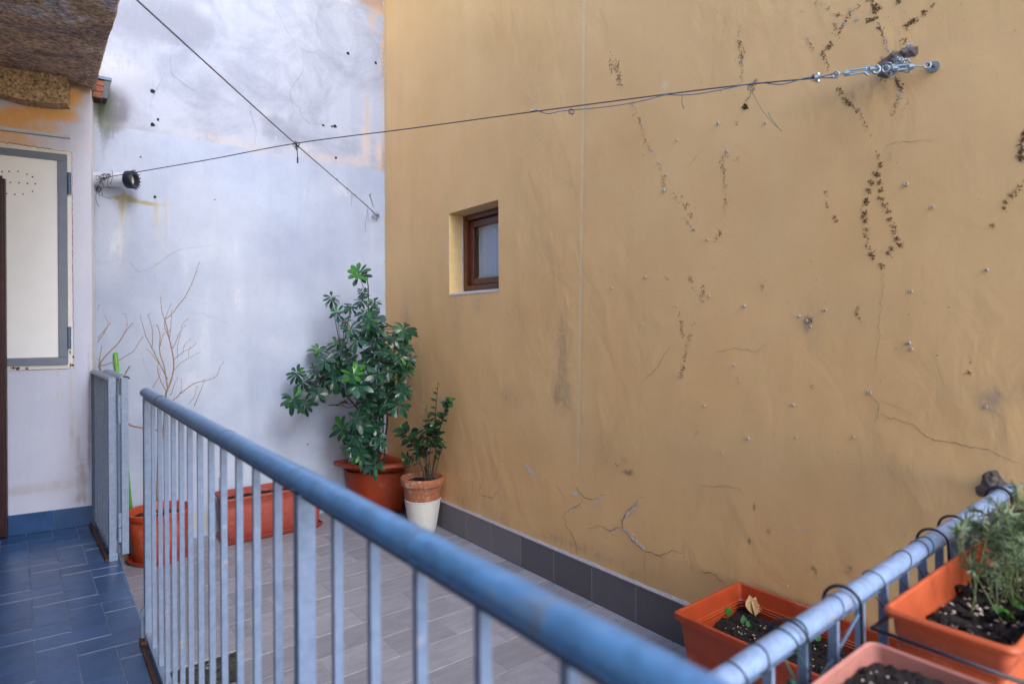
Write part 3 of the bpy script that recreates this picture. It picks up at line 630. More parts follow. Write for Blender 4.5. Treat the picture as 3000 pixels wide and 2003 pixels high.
crk(zG, [(0, 160), (60, 175), (200, 185), (330, 175), (460, 210), (530, 230)], .0016); crk(zC, [(1100, 1195), (1250, 1165), (1500, 1150)], .0014); crk(zD, [(1540, 1170), (1700, 1240)], .001)
crk(zB, [(1430, 1380), (1500, 1300), (1620, 1160), (1690, 1080)], .0012)
crk(ZM(900, 1300, 4.698), [(2275, 500), (2278, 650), (2270, 780), (2240, 860)], .0022)
part(ck, 'plaster_cracks', 'crack', yw)
fk = MB()
def flake(zf, pts, n_, r0, r1, sp=3):
    for i in range(n_):
        a = random.randrange(len(pts) - 1) if len(pts) > 1 else 0; t = rnd()
        p, q = pts[a], pts[min(a + 1, len(pts) - 1)]; u, v = zf(p[0] + (q[0] - p[0]) * t, p[1] + (q[1] - p[1]) * t)
        y, z = X2(u + random.gauss(0, sp), v + random.gauss(0, sp)); fk.blob((XW - 0.0014, y, z), ru(r0, r1), NX, .12, 7)
flake(zE, [(1830, 440), (1800, 540), (1740, 590), (1700, 620), (1670, 700)], 46, .004, .008, 2.5); flake(zE, [(1660, 770), (1730, 830), (1790, 900), (1850, 950), (1900, 1010)], 44, .004, .009, 2.5)
flake(zE, [(1540, 820), (1600, 820)], 12, .003, .006, 3); flake(zE, [(500, 100), (555, 50), (590, 100), (625, 140), (700, 125)], 30, .004, .008, 2.5); flake(zE, [(1090, 360), (1120, 385)], 16, .005, .009, 3); flake(zE, [(1385, 410), (1410, 420)], 8, .004, .007, 2)
flake(zE, [(1330, 490), (1380, 480)], 10, .003, .005, 3); flake(zE, [(270, 30), (280, 45)], 6, .005, .009, 2); flake(zE, [(1060, 480), (1080, 540), (1050, 580)], 14, .003, .006, 4); flake(zE, [(1790, 840)], 4, .004, .008, 1)
flake(zG, [(1130, 690), (1180, 690)], 8, .002, .005, 2); flake(zG, [(1220, 695), (1300, 690)], 8, .002, .004, 2); flake(zG, [(1060, 1385)], 3, .003, .005, 1); flake(ZM(900, 1300, 4.698), [(2268, 290)], 3, .004, .006, 1)
flake(zC, [(1310, 372)], 4, .004, .008, 3)
o = part(fk, 'bare_render_flakes', 'flake', yw); o['kind'] = 'stuff'
# stone left bare around the upper anchor, and round the railing end
def stone_patch(name, zf, outline, mat='stone', h=0.018, seed=0):
    pts = [PXW(*zf(*p)) for p in outline]; mb = MB()
    ys = [p.y for p in pts]; zs = [p.z for p in pts]; y0, y1, z0, z1 = min(ys), max(ys), min(zs), max(zs); n = 44
    def inside(y, z):
        c = False
        for i in range(len(pts)):
            a, b_ = pts[i], pts[i - 1]
            if (a.z > z) != (b_.z > z) and y < (b_.y - a.y) * (z - a.z) / (b_.z - a.z) + a.y: c = not c
        return c
    def edge(y, z):
        m = 9
        for i in range(len(pts)):
            a, b_ = pts[i], pts[i - 1]; dx, dz = b_.y - a.y, b_.z - a.z; t = max(0, min(1, ((y - a.y) * dx + (z - a.z) * dz) / (dx * dx + dz * dz + 1e-9)))
            m = min(m, math.hypot(y - a.y - t * dx, z - a.z - t * dz))
        return m
    idx = {}
    for i in range(n + 1):
        for j in range(n + 1):
            y, z = y0 + (y1 - y0) * i / n, z0 + (z1 - z0) * j / n; y += .003 * noise.noise((i * .9, j * .9, seed)); z += .003 * noise.noise((i * .9, j * .9, seed + 9))
            ins = inside(y, z); e = edge(y, z)
            d = (min(1, e / .02) * (0.35 + abs(noise.noise((y * 22, z * 22, seed))) * 1.0 + .35 * noise.noise((y * 60, z * 60, seed)))) * h if ins else -0.02
            idx[i, j] = len(mb.v); mb.v.append((XW - 0.001 - d, y, z))
    for i in range(n):
        for j in range(n): 
            if any(mb.v[idx[a]][0] < XW for a in ((i, j), (i + 1, j), (i + 1, j + 1), (i, j + 1))):
                mb.f.append((idx[i, j], idx[i, j + 1], idx[i + 1, j + 1], idx[i + 1, j])); mb.mi.append(0)
    return part(mb, name, mat, yw)
zA = ZM(2350, 120, 5.22)
stone_patch('exposed_stone', zA, [(1110, 400), (1180, 310), (1330, 210), (1390, 145), (1480, 165), (1520, 120), (1620, 85), (1790, 80), (1780, 190), (1740, 245), (1620, 260), (1590, 340), (1560, 420), (1450, 480), (1370, 540), (1300, 590), (1150, 550), (1150, 480)], 'stone', .02, 3)
zH = ZM(2700, 1350, 3.484)
stone_patch('exposed_stone', zH, [(540, 260), (600, 230), (620, 130), (700, 90), (780, 90), (820, 160), (870, 225), (980, 240), (1000, 290), (930, 340), (760, 380), (640, 370), (570, 360), (545, 310)], 'stone', .03, 5)

# ================================================================== white wall
ww = empty('white_wall', (1.2, YW, 0), 'tall whitewashed wall with weathered upper part and grey mould patches', 'wall')
def Y2(u, v): p = PY(u, v, YW); return p.x, p.z
stW = []
def sW(u, v, a, b_, c, k_): x, z = Y2(u, v); stW.append((x, z, a, b_, c, k_))
G1 = (0.28, 0.30, 0.38); OC = (0.55, 0.36, 0.22); PK = (0.55, 0.47, 0.44); DK = (0.16, 0.155, 0.19); GN = (0.16, 0.17, 0.10); LG = (0.56, 0.56, 0.60)
for u, v, a, b_, c, k_ in [(380, 60, .22, .16, G1, .8), (470, 50, .22, .18, G1, .9), (560, 60, .16, .16, G1, .9), (590, 95, .09, .09, G1, .7), (500, 110, .2, .05, G1, .8), (600, 30, .06, .05, LG, .5),
        (340, 200, .16, .14, LG, .5), (370, 300, .14, .1, G1, .55), (420, 250, .14, .08, G1, .5), (330, 330, .07, .15, DK, 1.2), (352, 320, .06, .12, DK, 1.0), (308, 325, .05, .18, (.09, .13, .07), 1.3), (300, 300, .03, .12, (.14, .17, .12), .8), (306, 400, .02, .1, G1, .6), (300, 450, .02, .1, G1, .4),
        (800, 355, .12, .07, G1, .85), (850, 400, .14, .07, G1, .9), (790, 390, .08, .06, G1, .7), (930, 415, .16, .05, G1, .45), (890, 430, .1, .04, LG, .5), (870, 370, .05, .06, G1, .3), (780, 330, .05, .04, LG, .5),
        (920, 220, .03, .12, LG, .3), (870, 190, .05, .05, LG, .35), (800, 140, .1, .02, LG, .4), (1090, 60, .05, .15, OC, .5), (1110, 30, .05, .06, OC, .8), (1118, 130, .02, .2, OC, .5), (1118, 280, .02, .25, OC, .35), (1080, 280, .04, .3, PK, .3),
        (1072, 420, .05, .18, PK, .85), (1075, 340, .018, .2, OC, .5), (1110, 440, .05, .12, PK, .9), (1040, 470, .14, .06, PK, .6), (950, 465, .2, .05, PK, .5), (1115, 490, .05, .03, OC, .6), (1122, 460, .012, .12, (.3, .17, .1), .7), (1124, 180, .012, .3, (.4, .27, .17), .5),
        (1112, 200, .015, .12, (.45, .42, .42), .5), (1085, 8, .14, .05, (.36, .25, .20), .98), (1110, 5, .06, .06, (.36, .25, .20), .9), (1010, 0, .12, .04, LG, .5),
        (700, 420, .3, .05, PK, .35), (600, 400, .3, .04, PK, .25), (400, 380, .2, .04, LG, .2), (650, 250, .2, .3, LG, .18), (760, 450, .15, .03, PK, .35)]:
    sW(u, v, a, b_, c, k_)
zP = ZM(250, 480, 9.396)
for (x, y, a, b_, k_) in [(850, 940, .05, .014, .8), (1000, 960, .05, .018, .95), (1130, 930, .045, .02, .95), (1230, 980, .05, .02, .9), (1380, 1020, .05, .014, .8), (1550, 1050, .06, .016, .95), (1700, 1090, .05, .013, .85), (1850, 1120, .05, .012, .7), (2050, 1110, .07, .008, .4),
        (1080, 850, .012, .05, .7), (960, 1100, .014, .06, .7), (1030, 1120, .014, .08, .8), (950, 1300, .008, .1, .45), (1010, 1350, .008, .12, .5), (1210, 1100, .01, .05, .4), (1940, 1200, .015, .05, .55), (1950, 1350, .014, .12, .35), (2210, 1300, .014, .12, .35)]:
    sW(*zP(x, y), a, b_, (0.30, 0.27, 0.17), k_)
for u in [352, 360, 372, 455, 468, 480, 492]:
    for i in range(5): sW(u + ru(-3, 3), 600 + i * 45, .011, .09, (0.55, 0.50, 0.47), .34 - i * .045)
for u, v, a, b_ in [(545, 780, .03, .16), (690, 720, .02, .1), (600, 980, .06, .2), (480, 1000, .05, .3), (330, 760, .06, .2), (340, 700, .05, .1), (700, 880, .05, .2), (1000, 560, .1, .05), (560, 1120, .15, .1), (800, 1000, .06, .1), (1090, 700, .03, .3)]:
    sW(u, v, a, b_, (0.62, 0.63, 0.70), .33)
for u, v, a, b_ in [(940, 1130, .1, .12), (890, 1170, .08, .05), (1000, 1330, .08, .06), (960, 1310, .09, .04), (850, 1250, .1, .05), (1010, 1310, .03, .06), (900, 1400, .2, .06)]:
    sW(u, v, a, b_, (0.45, 0.41, 0.40), .42)
sW(1015, 1320, .03, .045, (.1, .1, .12), .8); sW(1000, 1310, .02, .02, (.1, .1, .12), .6); sW(902, 1301, .012, .008, (.12, .1, .1), 1.0)
for i in range(80): stW.append((ru(0.3, 2.5), ru(0.0, 0.16), ru(.04, .12), ru(.02, .05), (0.42, 0.40, 0.40), ru(.3, .7)))
for i in range(70): stW.append((ru(0.2, 2.5), ru(0.2, 4.6), ru(.03, .16), ru(.05, .4), random.choice((LG, (.7, .68, .68), PK)), ru(.04, .16)))
us = np.concatenate([np.arange(-1.2, 0.1, 0.1), np.arange(0.1, XW, 0.0105), [XW + 0.012]]); vs = np.concatenate([np.arange(-0.05, 4.72, 0.0105), np.arange(4.72, 7.0, 0.1)])
g = wall_grid('plaster', 'white', None, (0, YW, 0), (1, 0, 0), (0, 0, 1), us, vs, None, stW, 0.003, (0, -1, 0)); under(g, ww)
part(MB().box((-1.2, YW + .012, -0.2), (XW + .3, YW + 0.3, 6.9)), 'masonry', 'cap', ww)
PYW = lambda u, v: PY(u, v, YW)
hl = MB(); zW = ZM(700, 0, 2.24)
def hcr(zf, pts, w=.0022): ribbon(hl, [zf(*p) for p in pts], w, PYW, (0, -1, 0), 0.0035, 1.3, 9)
hcr(zW, [(220, 20), (270, 110), (310, 190), (350, 250), (375, 300)]); hcr(zW, [(375, 300), (330, 330), (290, 345)]); hcr(zW, [(550, 20), (510, 110), (515, 220), (500, 320)]); hcr(zW, [(415, 320), (470, 345), (510, 350), (545, 380), (620, 385)])
hcr(zW, [(415, 320), (428, 400), (425, 470), (360, 550), (330, 600), (345, 660), (400, 705), (415, 770), (470, 810), (520, 822), (570, 800)]); hcr(zW, [(180, 560), (120, 580), (75, 640), (75, 730), (110, 850), (108, 950)])
hcr(zW, [(510, 1000), (505, 1130), (455, 1180), (445, 1290), (430, 1450)]); hcr(ZM(0, 0, 2.24), [(1120, 310), (1115, 390), (1130, 490), (1180, 530), (1300, 610)]); hcr(ZM(0, 0, 2.24), [(1080, 485), (1050, 540), (1000, 640), (985, 720)])
zL = ZM(0, 700, 2.24); hcr(zL, [(645, 150), (720, 150), (800, 125), (870, 160), (900, 215), (1000, 190), (1100, 110), (1200, 60), (1400, 40)]); hcr(zL, [(880, 220), (865, 330), (790, 420)]); hcr(zL, [(930, 740), (950, 850), (1000, 920)]); hcr(zL, [(1200, 500), (1330, 485), (1430, 530), (1510, 575)])
hcr(ZM(900, 1300, 4.698), [(0, 60), (120, 50), (200, 70), (350, 20)], .003)
part(hl, 'hairline_cracks', 'wcrack', ww)
for (u, v, r) in [(1019, 157, .016), (1100, 185, .014), (947, 368, .011), (972, 371, .010), (981, 371, .017), (984, 463, .014), (448, 267, .017), (447, 366, .017), (463, 350, .010), (454, 577, .011), (412, 460, .006), (629, 585, .005)]:
    x, z = Y2(u, v); mb = MB(); mb.blob((x, YW - .003, z), r, (0, -1, 0), .1, 11); part(mb, 'drill_hole', 'hole', ww)
# peeled paint edge in the corner
pe = MB()
for i in range(420):
    z = ru(1.0, 4.66); x = XW - abs(random.gauss(0, .006 if z < 3.05 else .02)) - .001; pe.blob((x, YW - .004, z), ru(.002, .007), (0, -1, 0), .5, 5)
o = part(pe, 'peeled_corner_edge', M['reveal'], ww); o['kind'] = 'stuff'

# ================================================================== short side wall with the shutter
LA, LB = Vector((-0.21, 5.05, 0)), Vector((0.272, 4.98, 0)); ldir = (LB - LA).normalized(); lnrm = Vector((ldir.y, -ldir.x, 0))
def PL(u, v, off=0.0): return hit(u, v, LA + lnrm * off, lnrm)
def L2(u, v): p = PL(u, v); return (p - LA).dot(ldir), p.z
sw = empty('side_wall', (0, 5.02, WZ), 'short white wall at the left end of the walkway, with a warm glow painted near the lintel', 'wall')
stL = []
def sL(u, v, a, b_, c, k_): s_, z = L2(u, v); stL.append((s_, z, a, b_, c, k_))
OR = (0.82, 0.46, 0.18)  # warm glow around the lintel, put into the wall colour
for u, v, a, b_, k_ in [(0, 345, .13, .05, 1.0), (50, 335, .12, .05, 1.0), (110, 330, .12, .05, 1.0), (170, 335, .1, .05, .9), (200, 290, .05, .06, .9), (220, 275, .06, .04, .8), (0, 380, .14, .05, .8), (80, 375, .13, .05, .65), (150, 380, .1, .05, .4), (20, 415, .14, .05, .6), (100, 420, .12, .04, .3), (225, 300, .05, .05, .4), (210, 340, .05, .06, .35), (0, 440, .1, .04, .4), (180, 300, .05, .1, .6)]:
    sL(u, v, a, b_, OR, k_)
for u, v, a, b_, c, k_ in [(225, 250, .09, .022, (.24, .18, .12), 1), (250, 262, .05, .03, (.28, .22, .16), .9), (205, 245, .05, .03, (.2, .15, .1), 1), (245, 390, .03, .05, LG, .4), (238, 355, .03, .02, LG, .4), (255, 430, .015, .06, OR, .25), (225, 430, .03, .02, OR, .3),
        (170, 1095, .008, .03, (.6, .46, .25), .6), (170, 1150, .008, .08, (.62, .5, .32), .5), (183, 1170, .006, .1, (.62, .5, .32), .4), (208, 1130, .012, .1, (.62, .5, .35), .5), (210, 1250, .02, .2, (.5, .45, .38), .45), (230, 1350, .02, .25, (.4, .36, .36), .5), (245, 1400, .02, .15, (.38, .33, .33), .6), (262, 1100, .010, .2, (.45, .36, .3), .6), (262, 1300, .012, .3, (.35, .3, .3), .7),
        (100, 1430, .12, .04, (.55, .53, .55), .5), (40, 1440, .1, .04, (.5, .48, .5), .5), (180, 1420, .1, .05, (.5, .45, .45), .5), (240, 1460, .05, .04, (.35, .3, .3), .5), (150, 1200, .04, .2, (.66, .7, .8), .4)]:
    sL(u, v, a, b_, c, k_)
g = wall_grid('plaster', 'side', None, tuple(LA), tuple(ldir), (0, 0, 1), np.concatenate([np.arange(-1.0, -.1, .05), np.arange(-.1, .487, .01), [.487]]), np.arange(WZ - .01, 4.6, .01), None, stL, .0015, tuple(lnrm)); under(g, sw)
ax = (LA, ldir, -lnrm, Vector((0, 0, 1)))
part(MB().box((-1.0, .004, 0), (.4865, .19, 4.6), ax), 'masonry', 'plainwhite', sw)
# skirting tiles
zS = ZM(0, 1480, 5.8075); zt = (PL(*zS(930, 80)).z + PL(*zS(560, 115)).z) / 2
sj = (PL(*zS(930, 240)) - LA).dot(ldir)
for i in range(5):
    b_ = min(sj + .2605 * (2 - i), .487); a = max(sj + .2605 * (1 - i), -1.0)
    if b_ > a: part(MB().box((a + .001, -.010, WZ + .001), (b_ - .001, .005, zt), ax), 'skirting_tile', 'bluetile', sw, bevel=.001)
# shutter: slate blue frame, white panel with vent holes, hinges
def lbox(mb, u0, v0, u1, v1, d0, d1):
    a = PL(u0, v0); b2 = PL(u1, v1); s0, s1 = (a - LA).dot(ldir), (b2 - LA).dot(ldir); return mb.box((s0, -d1, min(a.z, b2.z)), (s1, -d0, max(a.z, b2.z)), ax)
sh = part(MB().box((-.9, -.012, L2(172, 1048)[1] - .01), (L2(172, 700)[0] + .004, -.004, L2(169, 473)[1] + .01), ax), 'shutter_panel', 'panel', sw)
top = L2(196, 455)[1]; bot = L2(200, 1067)[1]; ti = L2(169, 473)[1]; bi = L2(172, 1046)[1]; so, si = L2(198, 700)[0], L2(171, 700)[0]
part(MB().box((si, -.022, bi), (so, -.001, ti), ax).box((-.9, -.022, ti + .0004), (so, -.001, top), ax).box((-.9, -.022, bot), (so, -.001, bi - .0004), ax), 'shutter_frame', 'frameblue', sw, bevel=.003)
part(MB().box((si - .003, -.015, bi), (si + .001, -.0125, ti), ax).box((-.9, -.015, bi - .001), (si, -.0125, bi + .003), ax), 'panel_seal', 'flake', sw)
so2 = L2(211, 700)[0]; t2 = L2(211, 443)[1]; b2_ = L2(216, 1078)[1]
part(MB().box((so + .001, -.004, b2_), (so2, -.0005, t2), ax).box((-.9, -.004, top + .001), (so, -.0005, t2), ax).box((-.9, -.004, b2_), (so, -.0005, bot - .001), ax), 'shutter_surround', 'plainwhite', sw)
cg = MB()
ribbon(cg, [(0, 416), (60, 425), (120, 434), (170, 441), (209, 447)], .006, lambda u, v: PL(u, v), lnrm, .006, 1.2, 5)
ribbon(cg, [(211, 447), (212, 600), (214, 800), (216, 1000), (217, 1078)], .0035, lambda u, v: PL(u, v), lnrm, .006, .7, 7)
ribbon(cg, [(217, 1078), (120, 1082), (28, 1086)], .0035, lambda u, v: PL(u, v), lnrm, .006, .7, 7)
part(cg, 'surround_crack', 'crack', sw)
rs = MB()
for (u0, u1, v) in [(30, 58, 1078), (76, 84, 1079), (205, 216, 1070), (203, 207, 1030), (214, 217, 1045)]:
    for i in range(int((u1 - u0) * 1.2) + 3): p = PL(ru(u0, u1), v + random.gauss(0, 2.2)) + lnrm * .005; rs.blob(p, ru(.002, .006), lnrm, .3, 5)
o = part(rs, 'rust_flecks', 'rust', sw); o['kind'] = 'stuff'
for (v0, v1) in [(508, 570), (957, 1021)]:
    a = PL(203.5, v0); b2 = PL(205.5, v1); p0, p1 = a + lnrm * .018, b2 + lnrm * .018; p1.x, p1.y = p0.x, p0.y; mid = (p0 + p1) / 2; e = (p1 - p0) * .02
    part(MB().tube([p0, mid - e], .0115, 12).tube([mid + e, p1], .0115, 12).tube([p0, p1], .008, 8), 'hinge', 'bluemetal', sw, smooth=True, angle=40)
hz = ZM(0, 400, 7.83)
for p in [(52, 815), (222, 812), (420, 815), (620, 873), (755, 940), (248, 1068), (443, 1075), (640, 1088), (818, 1096), (165, 1316), (350, 1340), (540, 1330), (750, 1270), (0, 1310), (60, 1060)]:
    q = PL(*hz(*p)) + lnrm * .0125; mb = MB(); mb.blob(q, .0052, lnrm, .02, 10); under(mb.build('vent_hole', 'hole'), sw)
for i in range(40): pass
# cable duct under the lintel
cda, cdb = PL(-30, 370), PL(207, 403)
dct = empty('cable_duct', tuple((cda + cdb) / 2), 'thin white plastic cable duct running across the painted warm glow above the shutter', 'cable duct')
sa, sb = (cda - LA).dot(ldir), (cdb - LA).dot(ldir); za, zb = PL(0, 376).z, PL(207, 407).z
part(MB().box((sa - .5, -.014, (za + zb) / 2 - .006), (sb, -.001, (za + zb) / 2 + .016), ax), 'duct_cover', 'pvc', dct, bevel=.002)
part(MB().box((sa - .5, -.0125, (za + zb) / 2 - .009), (sb, -.001, (za + zb) / 2 - .0065), ax), 'duct_base', 'cap', dct)

# ---- granite lintel
def lintel():
    pts = []
    topz = 3.2485; n = 24
    s1 = (PL(196, 250, .13) - LA).dot(ldir)
    off = .13
    def P(s_, z, o_): return LA + ldir * s_ + lnrm * o_ + Vector((0, 0, z))
    zr = PL(196, 301, off).z; z80 = PL(90, 294, off).z; z0 = PL(0, 310, off).z
    s80 = (PL(90, 294, off) - LA).dot(ldir); k_ = (zr - z80) / (s1 - s80) ** 2
    ss = [s1 - (s1 + .95) * i / n for i in range(n + 1)]
    fr = []
    for s_ in ss: fr.append((s_, z80 + k_ * (s_ - s80) ** 2 if s_ > s80 else z80 + 1.6 * k_ * (s_ - s80) ** 2))
    out = [P(s_, max(z, 2.7), off) for s_, z in fr] + [P(ss[-1], topz, off), P(s1, topz, off)]
    return MB().prism(out, tuple(lnrm * -(off - .004)))
lt = empty('stone_lintel', (0, 4.95, 3.1), 'speckled tan granite lintel with a shallow arched underside above the shutter', 'lintel')
part(lintel(), 'granite_block', 'granite', lt, bevel=.004)
# ---- balcony slab overhead
def slab():
    mb = MB(); rings = []
    ys = np.linspace(-0.6, 5.03, 80)  # near end carried on overhead, out of view, to shade the railing
    for y in ys:
        e = 0.322 - (y - 3.5) * 0.016 + 0.010 * noise.noise((y * 3, 0, 0)) + .004 * noise.noise((y * 14, 0, 0))
        r = []
        xs = list(np.linspace(-1.18, e - .012, 26))
        for x in xs: r.append((x, y, 3.25 + 0.010 * noise.noise((x * 5, y * 5, 0)) + .012 * noise.noise((x * 16, y * 16, 4)) ))
        r += [(e, y, 3.262), (e + .006, y, 3.33), (e + .004, y, 3.42), (-1.18, y, 3.42)]
        rings.append(r)
    mb.rings(rings, cap0=True, cap1=True); return mb
bs = empty('balcony_slab', (-.4, 4, 3.25), 'rough brown weathered stone balcony slab jutting out overhead at top left', 'balcony slab')
part(slab(), 'stone_slab', 'slab', bs, smooth=True, angle=45)
# unseen house wall, dark to shade the railing, low to light the yellow wall
hw = empty('unseen_house_wall', (-1.15, 2, 0), 'unseen house wall on the left of the walkway, kept dark to shade the railing', 'wall')
part(MB().box((-1.4, -2, -.25), (-1.15, 5.3, 4.3)), 'masonry', 'shadewall', hw)
# ---- dark door leaf at the very left
dz0 = PL(20, 1552).z + .002
dl = empty('wooden_door_leaf', (-.27, 4.96, dz0), 'edge of an open dark brown wooden door at the far left', 'door')
dpos = LA - lnrm * -.085
def dbox(s0, s1, o0, o1, z0, z1): return MB().box((s0, -o1, z0), (s1, -o0, z1), ax)
q0 = (PL(16, 700, .06) - LA).dot(ldir); q1 = (PL(12, 520, .06) - LA).dot(ldir)
ztop = PL(15, 523, .06).z
part(dbox(q0 - .5, q0, .03, .06, WZ + .012, ztop), 'door_panel', 'wooddark', dl, bevel=.003)
part(dbox(q0 - .5, q0 - .012, .0605, .069, WZ + .02, ztop + .014), 'door_cover', 'wooddark', dl, bevel=.003)

# ---- eave end with brick courses on the white wall
zr = ZM(0, 150, 4.48)
be = empty('brick_eave_end', (0.32, 5.1, 3.25), 'small stub of red brick courses in a black metal edge beside the slab', 'eave')
YB = 5.06
def PB(x, y): return PY(*zr(x, y), YB)
br0, br1 = PB(1215, 610), PB(1395, 370)
zlo, zhi = PB(1300, 612).z, PB(1300, 372).z; xl, xr = PB(1200, 500).x, PB(1372, 500).x; xr2 = PB(1335, 600).x
for i in range(3):
    za, zb = zlo + (zhi - zlo) * i / 3, zlo + (zhi - zlo) * (i + 1) / 3
    part(MB().box((xl - .02, YB, za + .0018), (xr2 + (xr - xr2) * (i + 1) / 3, YW, zb - .0018)), 'brick', 'brick', be, bevel=.002)
part(MB().box((xl - .02, YB + .006, zlo), (xr2 - .002, YW, zhi)), 'mortar_joint', 'black', be)
a = PB(1290, 335); b2 = PB(1465, 365); c = PB(1410, 590)
part(MB().box((xl - .02, YB - .012, zhi + .002), (b2.x, YW, zhi + .024)), 'cover_strip', 'bluemetal', be, bevel=.002)
part(MB().prism([(xr + .001, YB - .004, zhi + .001), (b2.x - .003, YB - .004, zhi + .001), (c.x, YB - .004, zlo + .004), (xr2 + .002, YB - .004, zlo + .004)], (0, .125, 0)), 'edge_strip', 'black', be)

# ---- drain pipe with black coupling
pcz = (PY(370, 508, 5.13).z + PY(370, 549, 5.13).z) / 2; pr_ = abs(PY(370, 508, 5.13).z - PY(370, 549, 5.13).z) / 2
dp = empty('drain_pipe', (0.3, 5.13, pcz), 'white plastic pipe end with black toothed collar beside the side wall', 'pipe')
xe = PY(372, 525, 5.1).x; xe2 = PY(402, 525, 5.1).x
yc = YW - pr_ - .004
PE = PY(388, 527, 5.035); pax = Vector((.80, -.60, -.02)).normalized(); pn = pax.cross(Vector((0, 0, 1))).normalized(); pz = pn.cross(pax)
def prg(d, r, n=28): return [PE + pax * d + (pn * math.cos(6.2832 * j / n) + pz * math.sin(6.2832 * j / n)) * r for j in range(n)]
part(MB().rings([prg(-.36, pr_), prg(-.02, pr_), prg(-.02, pr_ * .9), prg(-.2, pr_ * .9)]), 'pipe', 'pvc', dp, smooth=True, angle=40)
part(MB().rings([prg(-.135, pr_ + .001), prg(-.131, pr_ + .001)]), 'pipe_seam', 'cap', dp)
part(MB().rings([prg(-.034, pr_ + .003), prg(-.034, pr_ + .011), prg(.010, pr_ + .013), prg(.018, pr_ + .008), prg(.018, pr_ * .80), prg(-.01, pr_ * .76), prg(-.03, pr_ * .76)]), 'black_collar', 'black', dp, smooth=True, angle=35)
for j in range(16):
    an = 6.2832 * j / 16; dv = pn * math.cos(an) + pz * math.sin(an)
    part(MB().tube([PE + pax * .010 + dv * (pr_ + .006), PE + pax * .022 + dv * (pr_ + .019)], .0035, 5), 'collar_tooth', 'black', dp)
part(MB().rings([prg(-.012, pr_ * .755), prg(-.0118, .001)]), 'inner_pipe', 'plainwhite', dp)
qq = PE - pax * .165 - pn * 0 + pn * (pr_ if pn.y < 0 else -pr_) + pz * -.006
part(MB().box((qq.x - .006, qq.y - .004, qq.z - .012), (qq.x + .006, qq.y + .010, qq.z + .008)), 'clip', 'black', dp)

# ================================================================== cables
def sag(a, b, n, s): return [a.lerp(b, i / n) - Vector((0, 0, s * 4 * (i / n) * (1 - i / n))) for i in range(n + 1)]
C0 = Vector((0.315, 4.93, PY(290, 525, 4.95).z)); C1 = PXW(2735, 195) + Vector((-.03, 0, 0))
CX = None
d_ = ray(868, 420); # crossing: the point of the cable's vertical plane seen at that pixel
nn = (C1 - C0).cross(Vector((0, 0, 1))); CXp = hit(868, 420, C0, nn)
EYE_ = hit(2442, 222, C0, nn)       # ring where the cable ends and the turnbuckle starts
TB1a = hit(2466, 218, C0, nn); TB1b = hit(2588, 196, C0, nn)
mid1 = hit(1560, 328, C0, nn); mid2 = hit(2100, 258, C0, nn)
p1 = [C0, hit(600, 470, C0, nn), CXp, hit(1200, 377, C0, nn), mid1, mid2, hit(2395, 229, C0, nn)]
cb = empty('washing_line', tuple(CXp), 'dark steel cable stretched across the whole terrace to the yellow wall hook', 'cable')
def spl(P, n=6):
    out = []
    for i in range(len(P) - 1):
        p0, p1_, p2, p3 = P[max(i - 1, 0)], P[i], P[i + 1], P[min(i + 2, len(P) - 1)]
        for k in range(n):
            t = k / n; out.append(.5 * ((2 * p1_) + (p2 - p0) * t + (2 * p0 - 5 * p1_ + 4 * p2 - p3) * t * t + (3 * p1_ - p0 - 3 * p2 + p3) * t ** 3))
    out.append(P[-1]); return out
part(MB().tube(spl(p1), .0027, 6), 'cable', 'wire', cb, smooth=True)
# doubled tail twisted round it
tl = [hit(1558, 325, C0, nn), hit(1600, 329, C0, nn), hit(1670, 327, C0, nn), hit(1900, 290, C0, nn), hit(2000, 277, C0, nn), hit(2200, 250, C0, nn), hit(2300, 242, C0, nn), hit(2395, 228, C0, nn)]
S_ = spl(tl, 12); S2 = [p + Vector((0, 0, .006 * math.sin(i * .33))) + nn.normalized() * .006 * math.cos(i * .33) for i, p in enumerate(S_)]
part(MB().tube(S2, .0022, 6), 'cable_tail', M['bluemetal'], cb, smooth=True)
part(MB().tube([S2[0], S2[4]], .0042, 8), 'white_tip', 'plug', cb)
for (u, v) in [(1673, 328), (2200, 257), (2389, 229)]:
    c = hit(u, v, C0, nn); mb = MB()
    for q in range(3):
        mb.tube([c + Vector((ru(-.004, .004), ru(-.004, .004), ru(-.004, .004))) + Vector((.009 * math.cos(t_ * .8 + q), .009 * math.sin(t_ * .8), .012 * math.sin(t_ * .8 + q))) for t_ in range(9)], .0012, 4)
    part(mb, 'wire_knot', 'wire', cb)
dirc = (hit(2400, 228, C0, nn) - hit(2380, 231, C0, nn)).normalized()
cc = hit(2396, 228, C0, nn)
part(MB().tube([cc - dirc * .012, cc + dirc * .001], .013, 12).tube([cc + Vector((0, 0, .009)), cc + Vector((0, 0, .017))], .007, 8).tube([cc - Vector((0, 0, .009)), cc - Vector((0, 0, .017))], .007, 8), 'cable_clamp', 'zinc', cb)
part(MB().tube([cc, EYE_ + Vector((0, 0, .008)), EYE_ + dirc * .012, EYE_ - Vector((0, 0, .008)), cc], .0026, 6), 'cable_loop', 'bluemetal', cb)
for (pp) in [[(2000, 277), (1997, 300), (2003, 318), (1999, 305), (2004, 320)], [(2197, 258), (2230, 320), (2262, 360), (2290, 384)], [(2250, 330), (2262, 352), (2275, 368), (2290, 386)], [(2110, 262), (2112, 270)]]:
    part(MB().tube([hit(u, v, C0, nn) for u, v in pp], .0011, 4), 'loose_thread', 'green_tie', cb)


